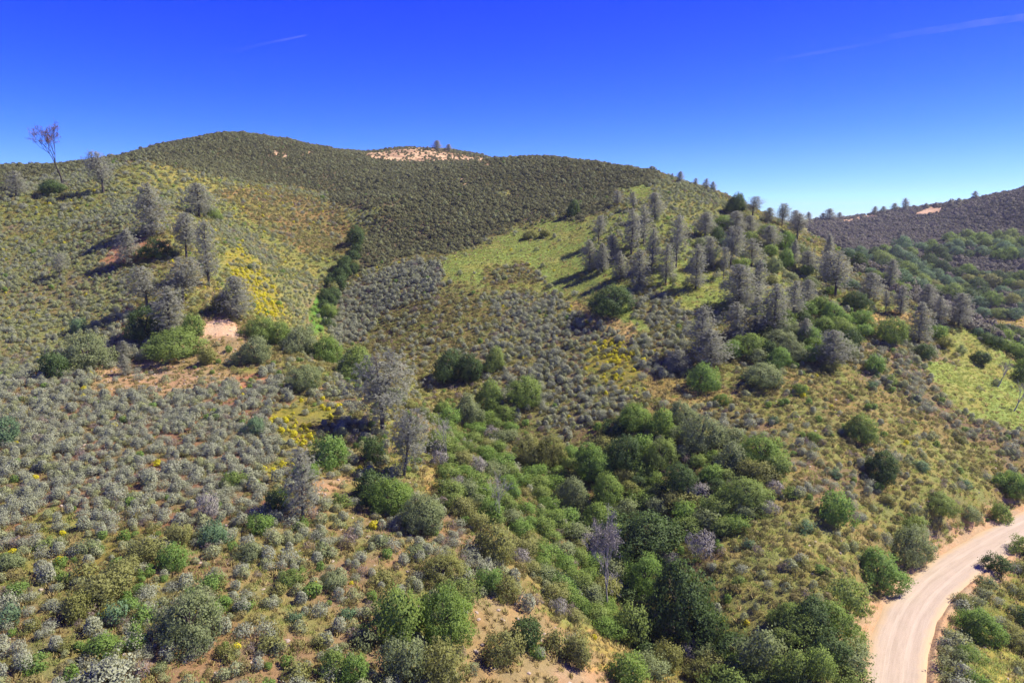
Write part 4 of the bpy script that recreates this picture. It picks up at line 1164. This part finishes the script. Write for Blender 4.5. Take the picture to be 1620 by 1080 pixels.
def scatter(r0, r1, cell, seed, litter):
    rs = np.random.default_rng(seed)
    xs = np.arange(-r1, r1, cell); ys = np.arange(r0 * .7, r1, cell)
    X, Y = np.meshgrid(xs, ys)
    X = (X + rs.uniform(0, cell, X.shape)).ravel(); Y = (Y + rs.uniform(0, cell, Y.shape)).ravel()
    R = np.hypot(X, Y); k = (R >= r0) & (R < r1) & (np.abs(X) < Y * 1.1 + 14)
    X = X[k]; Y = Y[k]; R = R[k]
    Z = height(X, Y)
    px, py, d = world_to_px(X, Y, Z)
    k = (px > -280) & (px < 2150) & (py < 1350)
    X, Y, Z, R, px = X[k], Y[k], Z[k], R[k], px[k]
    zn, hid = zone_of(X, Y, Z, dither=rs)
    k = ~hid | ((X > 10) & (px > 900) & (R < 520) & (Y > 150))
    X, Y, Z, zn = X[k], Y[k], Z[k], zn[k]
    rd, _ = road_dist(X, Y)
    k = np.abs(rd) > ROAD_HW + 0.75
    X, Y, Z, zn = X[k], Y[k], Z[k], zn[k]
    den = DT[zn] * cell * cell
    if litter: den = np.concatenate([den[:, 6:8] * 1.6, np.array([STONE.get(n, 0) for n in ZN])[zn, None] * cell * cell], 1)
    if litter:
        cum = np.cumsum(den, 1); return X, Y, Z, zn, ((rs.random(len(X)) * np.maximum(1.0, cum[:, -1]))[:, None] > cum).sum(1), rs
    clump = 0.35 + 1.3 * fbm(X / 6, Y / 6, 3, 131)
    den[:, 4] *= np.where(fbm(X / 7, Y / 7, 2, 140) > .5, 1.7, .25); den[:, 5] *= clump
    den[:, 3] *= np.clip(.35 + 1.5 * fbm(X / 14, Y / 14, 3, 170), .3, 1.2)
    den[:, 0] *= 0.55 + 0.9 * fbm(X / 8, Y / 8, 3, 150); den[:, 2] *= 0.5 + fbm(X / 8, Y / 8, 3, 160)
    cum = np.cumsum(den, 1); u = rs.random(len(X))
    u = u * np.maximum(1.0, cum[:, -1])
    sp = (u[:, None] > cum).sum(1)
    return X, Y, Z, zn, sp, rs
STONE = {'bare': .30, 'red': .25, 'mixed': .10, 'sage': .06, 'buck': .06, 'pale': .3, 'roadside': .08, 'sand': .3, 'sparse': .08}
PTS = {s: [] for s in SPEC + ['cf', 'st']}
for r0, r1, cell, seed in ((36, 215, .86, 1), (215, 470, .86, 2), (430, 760, 2.0, 3)):
    X, Y, Z, zn, sp, rs = scatter(r0, r1, cell, seed, False)
    if r0 == 430:
        k = (zn == ZI['farchap']) | (zn == ZI['valley']) | (zn == ZI['farface']) | (zn == ZI['sand'])
        k &= np.hypot(X, Y) > 470
        X, Y, Z, zn, sp = X[k], Y[k], Z[k], zn[k], sp[k]
    for i, s in enumerate(SPEC):
        k = sp == i
        if not k.any(): continue
        n = k.sum(); key = s; sc = rs.uniform(.55, 1.15, n) ** 1.0 + (rs.random(n) < .25) * rs.uniform(.1, .5, n)
        if s == 'ch':
            R = np.hypot(X[k], Y[k]); sc = sc * np.where(R > 430, 1.05, 1.0) * (.75 + .7 * fbm(X[k] / 9, Y[k] / 9, 3, 180)) * np.where(rs.random(n) < .06, 1.5, 1)
            isf = (zn[k] == ZI['farchap']) | (zn[k] == ZI['farface']) | (zn[k] == ZI['valley'])
            for kk, m in (('ch', ~isf), ('cf', isf)):
                PTS[kk].append(np.stack([X[k][m], Y[k][m], Z[k][m] - .08, sc[m], rs.uniform(0, 6.28, m.sum())], 1))
            continue
        sc = np.where(np.isin(zn[k], (ZI['sageu'], ZI['upright'])), sc * .85, sc)
        if r0 == 215: sc = sc * 1.12
        PTS[key].append(np.stack([X[k], Y[k], Z[k] - .05, sc, rs.uniform(0, 6.28, n)], 1))
for r0, r1, cell, seed in ((36, 130, .62, 11), (130, 230, .9, 12)):
    X, Y, Z, zn, sp, rs = scatter(r0, r1, cell, seed, True)
    for i, s in enumerate(('tg', 'td', 'st')):
        k = sp == i; n = k.sum()
        PTS[s].append(np.stack([X[k], Y[k], Z[k] - .03, rs.uniform(.5, 1.3, n), rs.uniform(0, 6.28, n)], 1))
PTS = {k: np.concatenate(v) for k, v in PTS.items() if v}
print({k: len(v) for k, v in PTS.items()})

COVER = {
 'sv': [shrub_mesh('sagebrush', 500 + i, 1.3, .98 - .12 * (i % 2), 760, .12, M['sv'], 6 + 3 * (i % 2), fill=.15, upright=1.0, aspect=.42, rag=.1 + .12 * (i % 2), spray=2 * (i % 2)) for i in range(6)],
 'sg': [shrub_mesh('green_sagebrush', 520 + i, 1.25, .85, 700, .12, M['sg'], 6, fill=.15, upright=1.0, aspect=.42, rag=.12) for i in range(3)],
 'bk': [shrub_mesh('low_shrub', 540 + i, 1.15, .55, 380, .12, M['bk'], 6, fill=.2, upright=.7, aspect=.4) for i in range(3)],
 'ch': [shrub_mesh('chaparral_shrub', 560 + i, 1.2, .68, 280, .18, M['ch'], 7, upright=1.0, aspect=.45) for i in range(3)],
 'cf': [shrub_mesh('far_chaparral_shrub', 570 + i, 2.4, 1.4, 300, .36, M['cf'], 8, upright=.6, aspect=.5) for i in range(3)],
 'yl': [shrub_mesh('flowering_shrub', 580 + i, .95, .6, 330, .10, M['yl'], 5, aspect=.8) for i in range(2)],
 'gn': [shrub_mesh('small_green_shrub', 600 + i, 1.2, .8, 420, .13, M['br'], 5) for i in range(3)],
 'dw': [shrub_mesh('dry_shrub', 610 + i, 1.2, .8, 420, .15, M['dw'], 6, fill=.4, upright=.8, aspect=.22, rag=.4) for i in range(2)],
 'st': [stone_mesh('stone', 660 + i, M['stone']) for i in range(3)],
 'tg': [tuft_mesh('grass_tuft', 620 + i, 44, .22, .85, M['tg']) for i in range(2)],
 'td': [tuft_mesh('dry_grass_tuft', 640 + i, 34, .34, .5, M['td']) for i in range(2)],
}
INDIV = {
 'sv': (300, 'sagebrush', 'silvery grey sagebrush crowded among its like on the near lower slopes', 'sagebrush', 'nearest sagebrush plants'),
 'sg': (200, 'green_sagebrush', 'pale green sagebrush growing between the silvery ones in the foreground', 'sagebrush', 'nearest pale green sagebrush'),
 'bk': (240, 'low_shrub', 'low brownish olive shrub on the near lower slopes', 'low shrub', 'nearest low brown shrubs'),
 'yl': (150, 'flowering_shrub', 'low shrub covered in yellow flowers on the near slopes', 'flowering shrub', 'nearest yellow-flowering shrubs'),
 'gn': (200, 'small_green_shrub', 'knee-high fresh green shrub in the foreground scrub', 'shrub', 'nearest small green shrubs'),
 'dw': (130, 'dry_shrub', 'dry greyish brown shrub, bare of green, on the near slopes', 'dry shrub', 'nearest dry brown shrubs'),
}
STUFF = {'sv': 'sagebrush_cover', 'sg': 'green_sagebrush_cover', 'bk': 'low_scrub_cover', 'ch': 'chaparral_cover', 'cf': 'far_chaparral_cover', 'yl': 'yellow_flower_cover',
         'gn': 'green_scrub_cover', 'tg': 'green_grass_cover', 'td': 'dry_grass_cover', 'dw': 'dry_scrub_cover', 'st': 'scattered_stones'}
SLAB = {'sv': 'silvery grey sagebrush blanketing the slopes', 'sg': 'pale green sagebrush cover on the upper slopes', 'bk': 'low brownish olive scrub carpeting the slopes', 'ch': 'dark chaparral covering the upper hills',
        'cf': 'dark purplish chaparral on the far right hills', 'yl': 'yellow flowers spread in patches over the slopes', 'gn': 'small fresh green plants among the scrub', 'tg': 'short green grass between the shrubs', 'td': 'dry straw-coloured grass on bare ground', 'dw': 'dry greyish brown scrub dotted over the slopes', 'st': 'small tan stones scattered on the bare soil'}

def cover(key, pts, meshes):
    """one stuff object: its points carry copies of a few plant meshes"""
    n = len(pts); rs = np.random.default_rng(len(key) + n)
    me = bpy.data.meshes.new(STUFF[key]); me.vertices.add(n); me.vertices.foreach_set('co', pts[:, :3].astype(np.float32).ravel())
    for nm, vals in (('scl', pts[:, 3]), ('rot', pts[:, 4]), ('pick', rs.integers(0, len(meshes), n).astype(float))):
        a = me.attributes.new(nm, 'FLOAT', 'POINT'); a.data.foreach_set('value', vals.astype(np.float32))
    o = tag(link(STUFF[key], me), SLAB[key], STUFF[key].replace('_cover', '').replace('_', ' ')[:30], kind='stuff')
    ng = bpy.data.node_groups.new(STUFF[key], 'GeometryNodeTree')
    ng.interface.new_socket('Geometry', in_out='INPUT', socket_type='NodeSocketGeometry')
    ng.interface.new_socket('Geometry', in_out='OUTPUT', socket_type='NodeSocketGeometry')
    N, L = ng.nodes, ng.links
    gi = N.new('NodeGroupInput'); go = N.new('NodeGroupOutput'); jn = N.new('GeometryNodeJoinGeometry')
    def attr(nm):
        a = N.new('GeometryNodeInputNamedAttribute'); a.data_type = 'FLOAT'; a.inputs['Name'].default_value = nm
        return a.outputs['Attribute']
    rot = N.new('ShaderNodeCombineXYZ'); L.new(attr('rot'), rot.inputs[2])
    e2r = N.new('FunctionNodeEulerToRotation'); L.new(rot.outputs[0], e2r.inputs[0])
    scl = attr('scl'); pick = attr('pick')
    for i, m in enumerate(meshes):
        src = SRC[m.name]
        oi = N.new('GeometryNodeObjectInfo'); oi.inputs['Object'].default_value = src; oi.inputs['As Instance'].default_value = True
        cp = N.new('FunctionNodeCompare'); cp.data_type = 'FLOAT'; cp.operation = 'EQUAL'
        L.new(pick, cp.inputs[0]); cp.inputs[1].default_value = float(i); cp.inputs['Epsilon'].default_value = 0.1
        ip = N.new('GeometryNodeInstanceOnPoints')
        L.new(gi.outputs[0], ip.inputs['Points']); L.new(cp.outputs[0], ip.inputs['Selection'])
        L.new(oi.outputs['Geometry'], ip.inputs['Instance']); L.new(e2r.outputs[0], ip.inputs['Rotation']); L.new(scl, ip.inputs['Scale'])
        L.new(ip.outputs[0], jn.inputs[0])
    L.new(jn.outputs[0], go.inputs[0])
    md = o.modifiers.new('cover', 'NODES'); md.node_group = ng
    return o

SRC = {}
for key in ('sv', 'sg', 'bk', 'yl', 'gn', 'ch', 'cf', 'tg', 'td', 'dw', 'st'):
    pts = PTS[key]; px, py, d = world_to_px(pts[:, 0], pts[:, 1], pts[:, 2])
    for m in COVER[key]:                 # source plants for the cover; not part of the scene themselves
        SRC[m.name] = bpy.data.objects.new(m.name, m)
    if key in INDIV:
        cnt, name, label, cat, group = INDIV[key]
        inside = (px > 2) & (px < 1618) & (py > 0) & (py < 1072)
        size = np.where(inside, pts[:, 3] / d, 0)
        near = np.argsort(-size)[:cnt]
        proto = None
        for q in near:
            ms = COVER[key]; m = ms[q % len(ms)]
            if proto is None: o = link(name, m); proto = o
            else:
                o = proto.copy(); o.data = m; COL.objects.link(o)
            place(o, pts[q, :3], pts[q, 4], (pts[q, 3],) * 3)
            tag(o, label, cat, group)
        keep = np.ones(len(pts), bool); keep[near] = False
        pts = pts[keep]
    cover(key, pts, COVER[key])

# ---------------------------------------------------------------- contrails, very far and high
def contrail_material():
    m, nt, out = new_mat('contrail')
    tc = nt.nodes.new('ShaderNodeTexCoord'); n = noise(nt, 0.004, 4, 0.65, tc.outputs['Object'])
    lw = nt.nodes.new('ShaderNodeLayerWeight'); lw.inputs[0].default_value = 0.5
    inv = nt.nodes.new('ShaderNodeMath'); inv.operation = 'SUBTRACT'; inv.inputs[0].default_value = 1.0; nt.links.new(lw.outputs['Facing'], inv.inputs[1])
    at = nt.nodes.new('ShaderNodeAttribute'); at.attribute_name = 'tint'
    k = nt.nodes.new('ShaderNodeMath'); k.operation = 'MULTIPLY'; nt.links.new(inv.outputs[0], k.inputs[0]); nt.links.new(ramp(nt, n, .3, .7), k.inputs[1])
    k2 = nt.nodes.new('ShaderNodeMath'); k2.operation = 'MULTIPLY'; nt.links.new(k.outputs[0], k2.inputs[0]); nt.links.new(at.outputs['Fac'], k2.inputs[1])
    tr = nt.nodes.new('ShaderNodeBsdfTransparent'); df = nt.nodes.new('ShaderNodeBsdfDiffuse'); df.inputs[0].default_value = (.8, .8, .8, 1)
    tl = nt.nodes.new('ShaderNodeBsdfTranslucent'); tl.inputs[0].default_value = (.9, .9, .9, 1)
    ad = nt.nodes.new('ShaderNodeMixShader'); ad.inputs[0].default_value = .5; nt.links.new(df.outputs[0], ad.inputs[1]); nt.links.new(tl.outputs[0], ad.inputs[2])
    mx = nt.nodes.new('ShaderNodeMixShader'); nt.links.new(k2.outputs[0], mx.inputs[0]); nt.links.new(tr.outputs[0], mx.inputs[1]); nt.links.new(ad.outputs[0], mx.inputs[2])
    nt.links.new(mx.outputs[0], out.inputs['Surface'])
    return m
CM = contrail_material()
def contrail(pts, rad, alpha, label):
    n = 40; t = np.linspace(0, 1, n); p = np.array([px_to_world(a, b, 9000.0) for a, b in pts])
    s = np.linspace(0, 1, len(p)); q = np.stack([np.interp(t, s, p[:, i]) for i in range(3)], 1)
    q[:, 1] += (t - .5) * 1500 * 0
    r = np.interp(t, np.linspace(0, 1, len(rad)), rad); T = Tubes(); T.add(q, r, 12)
    v = T.v[0]; f = T.f[0]
    al = np.repeat(np.interp(t, np.linspace(0, 1, len(alpha)), alpha), 12)
    c = q.mean(0)
    o = link('contrail', mesh_from('contrail', v - c, f, tint=al, mats=[CM], smooth=True)); o.location = c
    tag(o, label, 'contrail')
contrail([(325, 90), (400, 73), (484, 56)], [14, 18, 12], [0, .03, .09], 'short faint white contrail in the sky above the left hill')
contrail([(1190, 102), (1290, 84), (1420, 62)], [14, 20, 16], [0, .08, 0], 'thin contrail sloping down left, upper right sky')
contrail([(1360, 66), (1450, 52), (1540, 38), (1700, 17)], [24, 40, 44, 40], [0, .07, .10, .11], 'wide soft contrail running to the right edge of the sky')

# ---------------------------------------------------------------- haze
def build_haze():
    x0, x1, y0, y1, z0, z1 = -1000, 1000, -1000, 1000, ZLOW - 1, 128
    v = [(x, y, z) for x in (x0, x1) for y in (y0, y1) for z in (z0, z1)]
    f = [(0, 1, 3, 2), (4, 6, 7, 5), (0, 4, 5, 1), (2, 3, 7, 6), (0, 2, 6, 4), (1, 5, 7, 3)]
    m, nt, out = new_mat('haze')
    vp = nt.nodes.new('ShaderNodeVolumePrincipled')
    vp.inputs['Color'].default_value = (.80, .86, 1.0, 1); vp.inputs['Density'].default_value = HAZE; vp.inputs['Anisotropy'].default_value = .2
    nt.links.new(vp.outputs[0], out.inputs['Volume'])
    o = link('haze', mesh_from('haze', v, f, mats=[m])); tag(o, 'faint bluish haze in the valley air', 'haze', kind='stuff')
HAZE = 0.00011
ZLOW = float(TZ.min())
build_haze()
